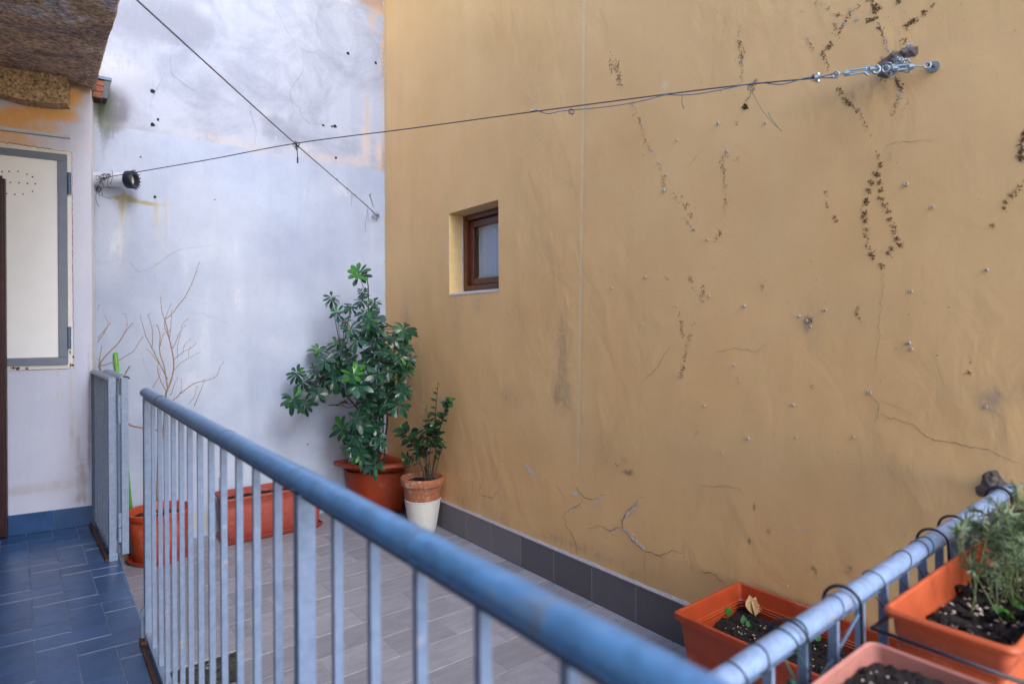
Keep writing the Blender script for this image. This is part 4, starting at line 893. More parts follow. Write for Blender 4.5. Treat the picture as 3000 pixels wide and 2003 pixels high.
def ringm(mb, c, n_, R_, r, seg=14):
    n_ = Vector(n_).normalized(); a = n_.orthogonal().normalized(); b2 = n_.cross(a)
    mb.tube([c + (a * math.cos(6.2832 * i / seg) + b2 * math.sin(6.2832 * i / seg)) * R_ for i in range(seg + 1)], r, 6, False); return mb
def turnbuckle(a, b, lab, hooks=True):
    t = empty('turnbuckle', tuple((a + b) / 2), lab, 'turnbuckle', 'turnbuckles tightening the cable at the yellow wall')
    d = (b - a).normalized(); L = (b - a).length; s1 = d.cross(Vector((1, 0, 0))).normalized(); w = .0075
    A1, B1 = a + d * L * .16, a + d * L * .84
    part(MB().tube([A1 + s1 * w, B1 + s1 * w], .0042, 8).tube([A1 - s1 * w, B1 - s1 * w], .0042, 8).tube([A1 - d * .004, A1 + d * .012], .0115, 8).tube([B1 - d * .012, B1 + d * .004], .0115, 8), 'body', 'zinc', t, smooth=True, angle=40)
    part(MB().tube([a, A1 + d * L * .22], .0034, 8), 'screw', 'zinc', t); part(MB().tube([b, B1 - d * L * .22], .0034, 8), 'screw', 'zinc', t)
    part(ringm(MB(), a - d * .011, Vector((1, .3, .2)), .011, .0036), 'eye', 'zinc', t, smooth=True); return t, d
XO = XW - 0.05
def PH(u, v): return hit(u, v, C0, nn)
t1, d1 = turnbuckle(PH(2458, 218), PH(2578, 199), 'zinc turnbuckle with open hook, at the end of the dark cable')
hk = []
for x, y in [(970, 440), (985, 405), (1030, 400), (1060, 430), (1085, 480), (1125, 498), (1165, 480), (1190, 440), (1175, 400), (1140, 378)]: hk.append(PH(*zA(x, y)))
part(MB().tube(spl(hk, 4), .0048, 8), 'hook', 'zinc', t1, smooth=True)
part(MB().tube([PH(*zA(960, 485)), PH(*zA(1005, 525))], .0045, 8), 'pin', 'zinc', t1)
TA, TB_ = PH(*zA(1330, 425)), PH(*zA(1760, 385))
t2, d2 = turnbuckle(TA, TB_, 'zinc turnbuckle in front of the bare stone patch, nearest the wall eye bolt')
E_ = PXW(*zA(2020, 400)) + Vector((-.02, 0, 0))
part(MB().tube([TB_, PH(*zA(1880, 385))], .003, 8), 'end_rod', 'zinc', t2)
rr_ = PH(*zA(1915, 378)); part(ringm(MB(), rr_, (1, .4, 0), .010, .004), 'end_ring', 'zinc', t2, smooth=True)
eb = empty('eye_bolt', tuple(E_), 'eye bolt with round washer screwed into the yellow wall', 'eye bolt')
wp = PXW(*zA(2020, 400))
part(MB().tube([wp + Vector((.002, 0, 0)), wp + Vector((-.007, 0, 0))], .019, 20), 'washer', 'zinc', eb); part(MB().tube([wp, wp + Vector((-.02, 0, 0)), rr_ + Vector((0, -.004, 0))], .0042, 8), 'shank', 'rust', eb)
ch = empty('chain', tuple(PH(*zA(1450, 360))), 'short bundle of loose zinc chain links hanging round the turnbuckle', 'chain')
for (x, y, nx) in [(1265, 420, .2), (1300, 395, 1), (1340, 370, .4), (1380, 400, 1.2), (1430, 390, .1), (1440, 300, .8), (1480, 320, .3), (1510, 290, 1.4), (1520, 340, .6), (1560, 330, 1), (1600, 310, .2), (1290, 460, .9), (1330, 500, .3), (1380, 520, 1.2), (1430, 440, .7), (1500, 435, .2), (1550, 380, 1.1), (1590, 450, .4), (1240, 440, 1.3), (1215, 440, .3)]:
    c = PX(*zA(x, y), XW - ru(.03, .07)); n_ = Vector((math.cos(nx), math.sin(nx) * .6, math.sin(nx * 2.3))); a = n_.orthogonal().normalized(); b2 = n_.normalized().cross(a); mb = MB()
    mb.tube([c + a * .012 * math.cos(6.2832 * i / 12) + b2 * .0065 * math.sin(6.2832 * i / 12) for i in range(13)], .0026, 6, False)
    part(mb, 'chain_link', 'zinc', ch, smooth=True)

# second cable
A2 = PYW(1108, 632) + Vector((0, -.03, 0)); dir2 = (CXp - A2)
dir2.z = 0; nn2 = dir2.cross(Vector((0, 0, 1)))
P2 = lambda u, v: hit(u, v, A2, nn2)
e1 = P2(400, 0); e2 = e1 + (e1 - P2(700, 268)) * .5
cb2 = empty('washing_line', tuple(CXp), 'dark cable slanting from the top left down to the hook in the wall corner', 'cable')
part(MB().tube(spl([P2(1060, 590), P2(868, 424), P2(600, 182), e1, e2]), .0028, 6), 'cable', 'wire', cb2, smooth=True)
part(MB().tube([P2(1060, 590), P2(1075, 604), P2(1108, 636)], .004, 6), 'cable_tail', 'bluemetal', cb2)
mb = MB()
for q in range(5): mb.tube([CXp + Vector((ru(-.01, .01), ru(-.01, .01), ru(-.028, .004))) + Vector((.011 * math.cos(t_), .011 * math.sin(t_ + q), .01 * math.sin(t_))) for t_ in range(8)], .0013, 4)
part(mb, 'wire_knot', 'wire', cb2)
for (u, v) in [(987, 526), (1040, 572), (1018, 553)]:
    c = P2(u, v); part(MB().tube([c - Vector((0, 0, .005)), c + Vector((0, 0, .005))], .0045, 5), 'cable_knot', 'green_tie', cb2)
for pp in [[(1016, 552), (1018, 568)], [(1029, 563), (1030, 600), (1031, 604)], [(1033, 568), (1034, 585)], [(1042, 577), (1044, 581)]]: part(MB().tube([P2(u, v) for u, v in pp], .0009, 4), 'loose_thread', 'green_tie', cb2)
pg = empty('metal_pin', tuple(CXp), 'thin rusty pin hanging straight down where the two cables cross', 'pin')
c0 = P2(869, 424); c1 = P2(872, 462); c2_ = P2(872, 478)
part(MB().tube([c0, P2(870, 440)], .0045, 6), 'head', 'rust', pg); part(MB().tube([c0, c1], .0028, 6), 'shaft', 'rust', pg); part(MB().tube([c1, c2_], .0048, 6), 'tip', 'black', pg)
wh = empty('wall_hook', tuple(A2), 'zinc wall hook bound with a tangle of wire in the white corner', 'hook')
k1 = PYW(1083, 571); part(ringm(MB(), k1 + Vector((0, -.012, 0)), (0, 1, .2), .009, .0028).tube([k1, k1 + Vector((0, -.014, 0))], .004, 6), 'screw_eye', 'zinc', wh)
zK = ZM(780, 350, 4.48)
mb = MB()
for pp in [[(1353, 1000), (1352, 1150)], [(1358, 1005), (1375, 1060), (1400, 1130)], [(1362, 1010), (1385, 1050), (1405, 1140), (1425, 1160)], [(1320, 1110), (1340, 1160), (1400, 1200), (1430, 1250)]]: mb.tube([P2(*zK(*p)) for p in pp], .0022, 5)
part(mb, 'hook_wire', 'zinc', wh)
mb = MB()
for q in range(26):
    c = PY(*zK(random.gauss(1440, 22), random.gauss(1255, 28)), YW - .035); R_ = ru(.006, .018); n_ = Vector((ru(-1, 1), ru(-1, 1), ru(-1, 1))).normalized(); a = n_.orthogonal().normalized(); b2 = n_.cross(a); ph = ru(0, 6)
    mb.tube([c + (a * math.cos(ph + i * .6) + b2 * math.sin(ph + i * .6)) * R_ for i in range(8)], .0016, 4)
part(mb, 'wire_tangle', 'zinc', wh)
part(MB().tube([PYW(*zK(1450, 1260)), PYW(*zK(1450, 1260)) + Vector((0, -.045, 0))], .006, 8), 'anchor_bolt', 'wire', wh)
mb = MB()
for pp in [[(1328, 1170), (1320, 1280), (1300, 1370), (1302, 1420), (1312, 1475)], [(1332, 1180), (1345, 1270), (1355, 1350)]]: mb.tube(spl([PY(*zK(*p), YW - .02) for p in pp], 3), .0012, 4)
part(mb, 'loose_thread', 'wire', wh)
wk = empty('wire_tangle', tuple(C0), 'tangle of thin dark wire at the side wall edge, in front of the pipe', 'wire')
mb = MB()
def PT(x, y): return PY(*zP(x, y), 5.0)
for q in range(34):
    cx, cy = random.choice([(340, 370), (400, 410), (600, 320), (640, 330), (450, 370), (360, 330), (310, 370), (520, 350), (430, 470), (420, 520), (370, 600), (340, 660), (350, 700), (360, 720), (390, 640)])
    c = PT(cx + ru(-12, 12), cy + ru(-12, 12)) + Vector((0, ru(-.02, .02), 0)); R_ = ru(.006, .022); n_ = Vector((ru(-1, 1), ru(-1, 1), ru(-.6, .6))).normalized(); a = n_.orthogonal().normalized(); b2 = n_.cross(a); ph = ru(0, 6)
    mb.tube([c + (a * math.cos(ph + i * .55) + b2 * math.sin(ph + i * .55)) * R_ for i in range(9)], .0014, 4)
for pp in [[(450, 330), (530, 280), (640, 270), (690, 310), (680, 345)], [(620, 350), (618, 620), (650, 655), (710, 670)], [(715, 190), (742, 220), (735, 420), (700, 530), (670, 555)], [(440, 370), (435, 450), (480, 530), (530, 585)], [(430, 480), (360, 600), (300, 660), (295, 740), (360, 790), (420, 740), (430, 670), (360, 640)],
           [(420, 740), (460, 800), (490, 900), (600, 930), (710, 970)], [(310, 740), (290, 900), (310, 1060), (390, 1185)], [(340, 800), (400, 880), (460, 840)], [(420, 510), (500, 590), (480, 590)]]:
    mb.tube(spl([PT(*p) for p in pp], 4), .0017, 5)
part(mb, 'wire_strands', 'wire', wk)

# ================================================================== railings
zup = Vector((0, 0, 1))
def flatbar(a, b, wx, wy, dx, dy):
    """vertical flat bar from a to b, wx along dx, wy along dy"""
    mb = MB(); r = []
    for p in (a, b): r.append([p + dx * sx * wx / 2 + dy * sy * wy / 2 for sx, sy in ((-1, -1), (1, -1), (1, 1), (-1, 1))])
    return mb.rings(r, cap0=True, cap1=True)
def halfround(A, B, r, drop=.010):
    """domed handrail: half-round cap over a flat strip, following A to B"""
    d = (B - A).normalized(); s_ = d.cross(zup).normalized(); n = 40; rings = []
    for i in range(n + 1):
        p = A.lerp(B, i / n); w = .0012 * noise.noise((i * .7, A.x * 5, 0))
        sec = [p + s_ * (r + w) * math.cos(a) + zup * ((r * .95 + w) * math.sin(a) if math.sin(a) > 0 else r * .75 * math.sin(a)) for a in [math.pi * 2 * j / 16 for j in range(16)]]
        rings.append(sec)
    return MB().rings(rings, cap0=True, cap1=True)
RA, RB = Vector((0.349, 2.955, 0)), Vector((0.3665, -0.35, 0)); rd = (RB - RA).normalized(); rs_ = Vector((-rd.y, rd.x, 0))
rs_ = rs_ if rs_.x > 0 else -rs_
RZ = 1.336
def s_at(y): return (RA.y - y) / (RA - RB).normalized().y
mr = empty('walkway_railing', (RA.x, 1.4, WZ), 'long blue-grey metal railing with domed handrail running diagonally across the foreground', 'railing')
part(halfround(RA + zup * RZ - rd * .02, RB + zup * RZ, .0222), 'handrail', 'metalrail', mr, smooth=True)
part(MB().rings([[p + rs_ * sx * .009 + zup * z for sx, z in ((-1, RZ - .024), (1, RZ - .024), (1, RZ - .017), (-1, RZ - .017))] for p in (RA, RB)], cap0=True, cap1=True), 'top_strip', 'bluemetal', mr)
for q in (.42, 1.42, 1.93, 2.36):
    p = RA + rd * s_at(3.0 - q) + zup * RZ
    part(MB().tube([p - rd * .0016, p + rd * (.0012 if q != .42 else .006)], .0226, 16), 'weld_seam', 'bluemetal' if q != .42 else 'rust', mr, smooth=False)
def ratY(u, v=1500):           # where along the railing line a pixel column falls
    d = ray(u, v); k = (RA.cross(RB - RA)).z; den = d.x * (RB - RA).y - d.y * (RB - RA).x
    t = (RA.x * (RB - RA).y - RA.y * (RB - RA).x) / den; return Vector((d.x * t, d.y * t, 0))
posts = [(ratY(893, 1700), .030, .010)]
wide = (posts[0][0] - RA).dot(rd)
part(flatbar(RA + rd * .006 + rs_ * .003 + zup * (WZ + .0), RA + rd * .006 + rs_ * .003 + zup * (RZ - .018), .031, .044, rs_, rd), 'end_post', 'metal', mr, bevel=.001)
part(flatbar(posts[0][0] + zup * WZ, posts[0][0] + zup * (RZ - .018), .031, .024, rs_, rd), 'post', 'metal', mr, bevel=.001)
sp = .132; L_ = (RB - RA).length
pos = [s_at(y) for y in (2.773, 2.610, 2.468, 2.323, 2.182, 2.044, 1.900, 1.760, 1.626, 1.480, 1.342, 1.199, .905, .776, .648, .517, .386, .255, .124, -.007, -.138)]
for s_ in pos:
    if abs(s_ - wide) < 1e-6 or s_ < .05 or s_ > L_ - .02: continue
    p = RA + rd * s_
    part(flatbar(p + zup * (WZ + .05), p + zup * (RZ - .018), .0148, .0120, rs_, rd), 'baluster', 'metal', mr, bevel=.0008)
part(MB().rings([[p + rs_ * x + zup * z for x, z in ((-.013, WZ + .034), (.017, WZ + .034), (.017, WZ + .0495), (-.013, WZ + .0495))] for p in (RA, RB)], cap0=True, cap1=True), 'bottom_rail', 'metal', mr)
part(MB().rings([[p + rs_ * x + zup * z for x, z in ((-.030, WZ + .001), (-.016, WZ + .001), (-.016, WZ + .012), (-.030, WZ + .012))] for p in (RA + rd * .06, RB)], cap0=True, cap1=True), 'rusty_angle', 'rust', mr)
part(flatbar(RA - rs_ * .018 - rd * .004 + zup * (WZ + .022), RA - rs_ * .018 - rd * .004 + zup * (WZ + .105), .012, .010, rs_, rd), 'stub', 'metal', mr)
part(MB().box((RA.x - .03, RA.y - .035, WZ + .001), (RA.x + .012, RA.y + .02, WZ + .020)), 'rusty_foot', 'rust', mr, bevel=.004)
# latch on the end post
lt0 = RA + zup * (WZ + .125) - rs_ * .017
part(MB().prism([lt0 + Vector((-.004, -.006, -.035)), lt0 + Vector((-.012, -.006, .004)), lt0 + Vector((.006, -.006, .040)), lt0 + Vector((.012, -.006, .03)), lt0 + Vector((.004, -.006, -.03))], (0, .012, 0)), 'latch_plate', 'metal', mr, bevel=.002)
part(MB().tube([lt0 + Vector((-.002, -.012, -.010)), lt0 + Vector((.050, -.010, .004))], .0055, 8), 'latch_bolt', 'metal', mr, smooth=True)

# fixed railing between the gate post and the side wall
GA, GB = Vector((0.318, 4.13, 0)), Vector((0.283, 4.965, 0)); gd = (GB - GA).normalized(); gs = Vector((gd.y, -gd.x, 0)); gs = gs if gs.x > 0 else -gs
GZ = PZ(300, 1093, 1.0).z
def GH(u, v, y): return PY(u, v, y).z
GZ = (GH(318, 1112, 4.13) + GH(262, 1080, 4.93)) / 2
fr = empty('fixed_railing', (.3, 4.5, WZ), 'short blue-grey railing section fixed against the side wall, left of the open gate', 'railing')
def arccap(A, B, r, th=.003):
    d = (B - A).normalized(); s_ = d.cross(zup).normalized(); rg = []
    for p in (A, A.lerp(B, .5), B):
        o_ = [p + s_ * r * math.cos(a) + zup * r * .85 * math.sin(a) for a in [math.pi * j / 12 for j in range(13)]]
        i_ = [p + s_ * (r - th) * math.cos(a) + zup * (r - th) * .85 * math.sin(a) for a in [math.pi * j / 12 for j in reversed(range(13))]]
        rg.append(o_ + i_)
    return MB().rings(rg, cap0=True, cap1=True)
part(arccap(GA + zup * (GZ - .016) + gd * .02, GB + zup * (GZ - .016), .024), 'cap_rail', 'metal', fr, smooth=True, angle=50)
part(flatbar(GA + zup * (WZ - .002), GA + zup * GZ, .036, .012, gs, gd), 'gate_post', 'metal', fr, bevel=.0012)
part(flatbar(GB + zup * (WZ + .01), GB + zup * (GZ - .02), .034, .012, gs, gd), 'wall_post', 'bluemetal', fr, bevel=.001)
for k in range(1, 7):
    p = GA + gd * (.126 * k - .01); part(flatbar(p + zup * (WZ + .05), p + zup * (GZ - .012), .0175, .0075, gs, gd), 'baluster', 'metal', fr, bevel=.0008)
part(MB().rings([[p + gs * x + zup * z for x, z in ((-.011, WZ + .034), (.015, WZ + .034), (.015, WZ + .0495), (-.011, WZ + .0495))] for p in (GA, GB)], cap0=True, cap1=True), 'bottom_rail', 'metal', fr)
part(MB().rings([[p + gs * x + zup * z for x, z in ((-.034, WZ + .001), (-.018, WZ + .001), (-.018, WZ + .014), (-.034, WZ + .014))] for p in (GA, GB)], cap0=True, cap1=True), 'rusty_angle', 'rust', fr)
part(MB().box((GA.x - .02, GA.y - .014, WZ - .004), (GA.x + .024, GA.y + .012, WZ + .042)), 'post_foot', 'metal', fr, bevel=.003)
# gate leaf folded back beside it
HA = Vector((PY(366, 1300, 4.10).x, 4.10, 0)); HB = HA + Vector((-.03, .74, 0)); hd = (HB - HA).normalized(); hs = Vector((hd.y, -hd.x, 0)); hs = hs if hs.x > 0 else -hs
HZ = GH(367, 1104, 4.10); HZ0 = GH(366, 1622, 4.10)
gt = empty('metal_gate', (HA.x, 4.4, WZ), 'blue-grey metal gate leaf folded open, with hinges and arched cap', 'gate')
part(arccap(HA + zup * (HZ - .014) - hd * .012, HB + zup * (HZ - .014), .028), 'cap_rail', 'metal', gt, smooth=True, angle=50)
part(flatbar(HA + zup * HZ0, HA + zup * (HZ - .004), .034, .010, hs, hd), 'gate_stile', 'metal', gt, bevel=.0012)
part(flatbar(HB + zup * HZ0, HB + zup * (HZ - .004), .034, .010, hs, hd), 'gate_stile', 'metal', gt, bevel=.0012)
for k in range(1, 6):
    p = HA + hd * (.125 * k); part(flatbar(p + zup * (HZ0 + .04), p + zup * (HZ - .012), .0175, .0075, hs, hd), 'baluster', 'metal', gt, bevel=.0008)
part(MB().rings([[p + hs * x + zup * z for x, z in ((-.012, HZ0 + .02), (.012, HZ0 + .02), (.012, HZ0 + .038), (-.012, HZ0 + .038))] for p in (HA, HB)], cap0=True, cap1=True), 'bottom_rail', 'metal', gt)
hx_ = (GA.x + HA.x) / 2 + .002
for (v0, v1) in [(1156, 1240), (1502, 1588)]:
    za, zb = GH(349, v0, 4.10), GH(349, v1, 4.10); zm = (za + zb) / 2
    part(MB().tube([(hx_, 4.10, za), (hx_, 4.10, zm + .002)], .0100, 12).tube([(hx_, 4.10, zm - .002), (hx_, 4.10, zb)], .0092, 12), 'hinge', 'metal', gt, smooth=True, angle=40)
part(MB().tube([(hx_ - .007, 4.11, HZ0), (hx_ - .007, 4.11, HZ - .03)], .0032, 6).tube([(hx_ + .007, 4.11, HZ0), (hx_ + .007, 4.11, HZ - .03)], .0032, 6), 'closing_strip', 'bluemetal', gt)

# right-hand railing that carries the planters
QA, QB = Vector((0.30, 0.524, 0)), Vector((XW, 0.5665, 0)); qd = (QB - QA).normalized(); qs = Vector((-qd.y, qd.x, 0)); QZ = 1.058
rr = empty('terrace_railing', (1.4, .55, 0), 'pale weathered metal railing on the right, fixed into the yellow wall and carrying planters', 'railing')
part(halfround(QA + zup * QZ, QB + zup * QZ, .0205), 'handrail', 'metalpale', rr, smooth=True)
part(MB().rings([[p + qs * sx * .009 + zup * z for sx, z in ((-1, QZ - .024), (1, QZ - .024), (1, QZ - .016), (-1, QZ - .016))] for p in (QA, QB)], cap0=True, cap1=True), 'top_strip', 'bluemetal', rr)
def onQ(u, v=1800):
    d = ray(u, v); E2 = QB - QA; t = (QA.x * E2.y - QA.y * E2.x) / (d.x * E2.y - d.y * E2.x); return Vector((d.x * t, d.y * t, 0))
s0 = (onQ(2520, 1850) - QA).dot(qd); s1 = (onQ(2585, 1800) - QA).dot(qd)
k = 0
for k in range(-12, 16):
    s_ = s0 + .1235 * k
    if .1 < s_ < (QB - QA).length - .03:
        p = QA + qd * s_; part(flatbar(p + zup * .06, p + zup * (QZ - .017), .018, .010, qs, qd), 'baluster', 'metal', rr, bevel=.0008)
part(MB().rings([[p + qs * x + zup * z for x, z in ((-.014, .045), (.014, .045), (.014, .0595), (-.014, .0595))] for p in (QA, QB)], cap0=True, cap1=True), 'bottom_rail', 'metal', rr)

# ================================================================== planters
def rect_ring(x0, x1, y0, y1, z, r=.02, n=4):
    out = []
    for cx, cy, a0 in ((x1 - r, y0 + r, -90), (x1 - r, y1 - r, 0), (x0 + r, y1 - r, 90), (x0 + r, y0 + r, 180)):
        for i in range(n + 1):
            a = math.radians(a0 + 90 * i / n); out.append((cx + r * math.cos(a), cy + r * math.sin(a), z))
    return out
def ins(r_, x0, x1, y0, y1, z, k): return rect_ring(x0 + k, x1 - k, y0 + k, y1 - k, z, max(.006, r_ - k * .3))
def soil_sheet(x0, x1, y0, y1, z, amp, n=46, m=30, seed=0, slope=0.0, shape=None):
    mb = MB(); idx = {}
    for i in range(n + 1):
        for j in range(m + 1):
            x, y = x0 + (x1 - x0) * i / n, y0 + (y1 - y0) * j / m
            if shape: x, y = shape(i / n, j / m)
            zz = z + amp * (noise.noise((x * 14, y * 14, seed)) + .6 * abs(noise.noise((x * 40, y * 40, seed))) + .45 * noise.noise((x * 90, y * 90, seed))) + slope * (i / n - .5)
            idx[i, j] = len(mb.v); mb.v.append((x, y, zz))
    for i in range(n):
        for j in range(m): mb.f.append((idx[i, j], idx[i + 1, j], idx[i + 1, j + 1], idx[i, j + 1])); mb.mi.append(0)
    return mb
def crumbs(x0, x1, y0, y1, z, n, r0, r1, mat_, thing, name):
    mb = MB()
    for i in range(n):
        c = (ru(x0, x1), ru(y0, y1), z + ru(-.002, .008)); mb.blob(c, ru(r0, r1), (ru(-.5, .5), ru(-.5, .5), 1), ru(.4, .9), 6)
    o = part(mb, name, mat_, thing); o['kind'] = 'stuff'; return o
def box_planter(name, lab, x0, x1, y0, y1, z0, h, mat_, taper=.03, soil=.12, tray=None, lipw=.014, lip=.022, grp=None, soilseed=0, grooves=True, inner=None):
    t = empty(name, ((x0 + x1) / 2, (y0 + y1) / 2, z0), lab, 'planter', grp)
    r = .022; T = z0 + h
    R_ = lambda z, k: ins(r, x0, x1, y0, y1, z, k)
    body = [R_(z0 + .004, lipw + taper + .006), R_(z0 + .012, lipw + taper)]
    zg = T - lip - .055
    if grooves: body += [R_(zg - .006, lipw + taper * .24), R_(zg, lipw + taper * .22 + .003), R_(zg + .006, lipw + taper * .2), R_(zg + .012, lipw + taper * .18 + .003), R_(zg + .018, lipw + taper * .15)]
    body += [R_(T - lip - .002, lipw + .002)]
    body += [R_(T - lip, 0.002), R_(T - lip * .45, 0), R_(T - .003, .002), R_(T, .006), R_(T, lipw - .003), R_(T - .004, lipw + .001), R_(T - .05, lipw + .006), R_(z0 + .02, lipw + taper + .004)]
    part(MB().rings(body, cap0=True, cap1=True), 'planter_box', mat_, t, smooth=True, angle=35)
    k_ = lipw + .008 + taper * soil / h
    part(soil_sheet(x0 + k_ - .004, x1 - k_ + .004, y0 + k_ - .004, y1 - k_ + .004, T - soil, .016, seed=soilseed), 'soil', 'soil', t, smooth=False)
    if tray:
        e = tray
        R2 = lambda z, k: ins(r, x0, x1, y0, y1, z, k)
        part(MB().rings([R2(z0 + .001, lipw + taper - .006), R2(z0 + .028, lipw + taper - e), R2(z0 + .040, lipw + taper - e - .006), R2(z0 + .042, lipw + taper - e), R2(z0 + .028, lipw + taper - e + .006), R2(z0 + .005, lipw + taper - .002)], cap0=True, cap1=True), 'saucer', mat_, t, smooth=True, angle=40)
    return t
# long red planter by the white wall
p1 = box_planter('long_planter', 'long dusty red plastic planter without plants standing against the white wall', 1.045, 1.815, 4.79, 5.105, 0, .355, 'terra_r', .035, .085, tray=.03)
crumbs(1.1, 1.76, 5.04, 5.075, .295, 260, .006, .018, 'soil', p1, 'soil_splashes')
part(MB().tube([(PY(642, 1400, 4.98).x, 4.98, .28), (PY(642, 1400, 4.98).x, 4.98, PY(642, 1399, 4.98).z), (PY(638, 1400, 4.98).x, 4.98, PY(639, 1400, 4.98).z)], .0022, 5), 'wire_stake', 'wire', p1)
# big planter behind the right railing
p2 = box_planter('terrace_planter', 'large orange-red planter with bare soil and sprouts beside the yellow wall', 2.022, 2.505, 0.70, 1.545, 0, .445, 'terra_p', .05, .115, lipw=.016, lip=.028, soilseed=4)
crumbs(2.08, 2.44, .8, 1.47, .335, 170, .002, .0055, 'perlite', p2, 'soil_grit'); crumbs(2.08, 2.44, .8, 1.47, .333, 420, .005, .014, 'soil', p2, 'soil_clods')
for k_ in range(3):
    o_ = .034 - k_ * .004; z_ = .352 + k_ * .009
    part(MB().rings([rect_ring(2.022 + o_, 2.505 - o_, .70 + o_, 1.545 - o_, z_, .02), rect_ring(2.022 + o_ + .004, 2.505 - o_ - .004, .70 + o_ + .004, 1.545 - o_ - .004, z_ + .003, .02), rect_ring(2.022 + o_, 2.505 - o_, .70 + o_, 1.545 - o_, z_ + .006, .02)]), 'inner_rib', 'terra_p', p2, smooth=True)
# pots hooked on the railing
p3 = box_planter('railing_planter', 'bright orange planter on the railing holding the feathery grey-green plant', 1.333, 2.02, .288, .508, .845, .190, 'terra_o', .03, .075, lipw=.012, lip=.016, grp='planters hooked on the terrace railing', soilseed=9)
p4 = box_planter('railing_planter', 'faded rose planter on the railing, cut by the bottom edge of the picture', .60, 1.258, .285, .500, .815, .185, 'terra_rose', .03, .030, lipw=.010, lip=.014, grp='planters hooked on the terrace railing', soilseed=17)
crumbs(1.38, 1.95, .32, .48, .967, 150, .003, .008, 'perlite', p3, 'soil_grit'); crumbs(.66, 1.2, .315, .47, .972, 220, .002, .005, 'perlite', p4, 'soil_grit')
crumbs(1.42, 1.95, .32, .48, .968, 160, .008, .02, 'soil', p3, 'soil_clods'); crumbs(.66, 1.2, .315, .47, .970, 220, .006, .014, 'soil', p4, 'soil_clods')
# wire holders
def holder(x0, x1, zt, lab, mat_='black', yl=.275):
    t = empty('planter_holder', ((x0 + x1) / 2, .4, zt), lab, 'planter holder', 'wire holders under the railing planters')
    r = .0042
    part(MB().tube([(x0, yl, zt), (x1, yl, zt), (x1, .516, zt), (x0, .516, zt), (x0, yl, zt)], r, 8), 'top_wire', mat_, t, smooth=True)
    part(MB().tube([(x0 + .02, yl + .03, zt - .14), (x1 - .02, yl + .03, zt - .14), (x1 - .02, .51, zt - .14), (x0 + .02, .51, zt - .14), (x0 + .02, yl + .03, zt - .14)], r * .8, 6), 'bottom_wire', mat_, t, smooth=True)
    for x in (x0 + .02, (x0 + x1) / 2, x1 - .02):
        part(MB().tube([(x, yl, zt), (x, yl + .03, zt - .14)], r * .7, 6), 'side_wire', mat_, t)
    return t
h1 = holder(1.318, 2.04, .992, 'black wire holder under the bright orange planter with the feathery plant')
h2 = holder(.585, 1.275, .945, 'black wire holder under the faded rose planter')
def hook(t, x, r=.0048, lean=.0, mat_='black'):
    yc_ = .524 + (x - .3) * .019; rr2 = .030; pts = []
    for i in range(13):
        a = math.pi * (1 - i / 12); pts.append((x + lean * (i / 12), yc_ - rr2 * .9 * math.cos(a) * -1 * -1, QZ + .002 + rr2 * 1.05 * math.sin(a)))
    # from the far side over the rail down to the holder on the near side
    pts = [(x, yc_ + .032, QZ - .05)] + [(x + lean * i / 12, yc_ + .031 * math.cos(math.pi * i / 12), QZ + .030 * math.sin(math.pi * i / 12)) for i in range(13)] + [(x + lean, yc_ - .033, QZ - .06), (x + lean, yc_ - .03, QZ - .22)]
    part(MB().tube(pts, r, 8), 'hook', mat_, t, smooth=True)
for (u, t, m_) in [(2460, h2, 'black'), (2728, h1, 'black'), (2790, h1, 'black'), (2300, h2, 'black')]:
    hook(t, onQ(u, 1700).x, lean=.02, mat_=m_, r=.0034 if u != 2300 else .0025)
hook(h1, 2.38, lean=.02)
part(MB().tube([(1.29, .53, .93), (1.27, .52, .955), (1.245, .50, .95), (1.2, .512, .955), (1.0, .514, .95)], .0035, 6), 'cross_wire', 'bluemetal', h2)
tie = empty('wire_ties', (1.3, .55, QZ), 'thin dark and green ties wrapped around the pale railing', 'ties')
for i, (u, m_) in enumerate([(2150, 'wire'), (2215, 'wire'), (2330, 'green_tie'), (2300, 'green_tie'), (2438, 'bluemetal'), (2560, 'wire'), (2637, 'wire'), (2690, 'wire'), (2705, 'green_tie')]):
    x = onQ(u, 1750).x; yc_ = .524 + (x - .3) * .019; lean = ru(-.02, .03)
    pts = [(x + lean * math.sin(a), yc_ + .0222 * math.cos(a), QZ + .0215 * math.sin(a)) for a in np.linspace(-.5, 2 * math.pi - .4, 22)]
    pts += [(x + ru(-.01, .02), yc_ - .02, QZ - ru(.05, .12))]
    part(MB().tube(pts, .0012 if m_ != 'green_tie' else .0016, 6), 'tie', m_, tie, smooth=True)
part(MB().tube(spl([Vector((1.02, .53, .985)), Vector((1.06, .535, .95)), Vector((1.11, .54, .915)), Vector((1.15, .545, .90))], 5), .007, 8), 'thick_tie', 'green_tie', tie, smooth=True)
mb = MB()
for i in range(10):
    c = Vector((1.08 + ru(-.03, .04), .55 + ru(-.01, .01), .88 + ru(-.04, .04))); mb.tube(spl([c, c + Vector((ru(-.03, .03), 0, ru(-.04, .03))), c + Vector((ru(-.04, .04), 0, ru(-.06, .03)))], 4), .0011, 4)
part(mb, 'frayed_end', 'green_tie', tie)
# diagonal braces seen between the balusters
part(MB().tube([(1.0, .535, .90), (1.19, .54, .955)], .0045, 6).tube([(1.19, .54, .955), (1.33, .545, 1.01)], .0035, 6), 'bent_wire', 'bluemetal', h2)

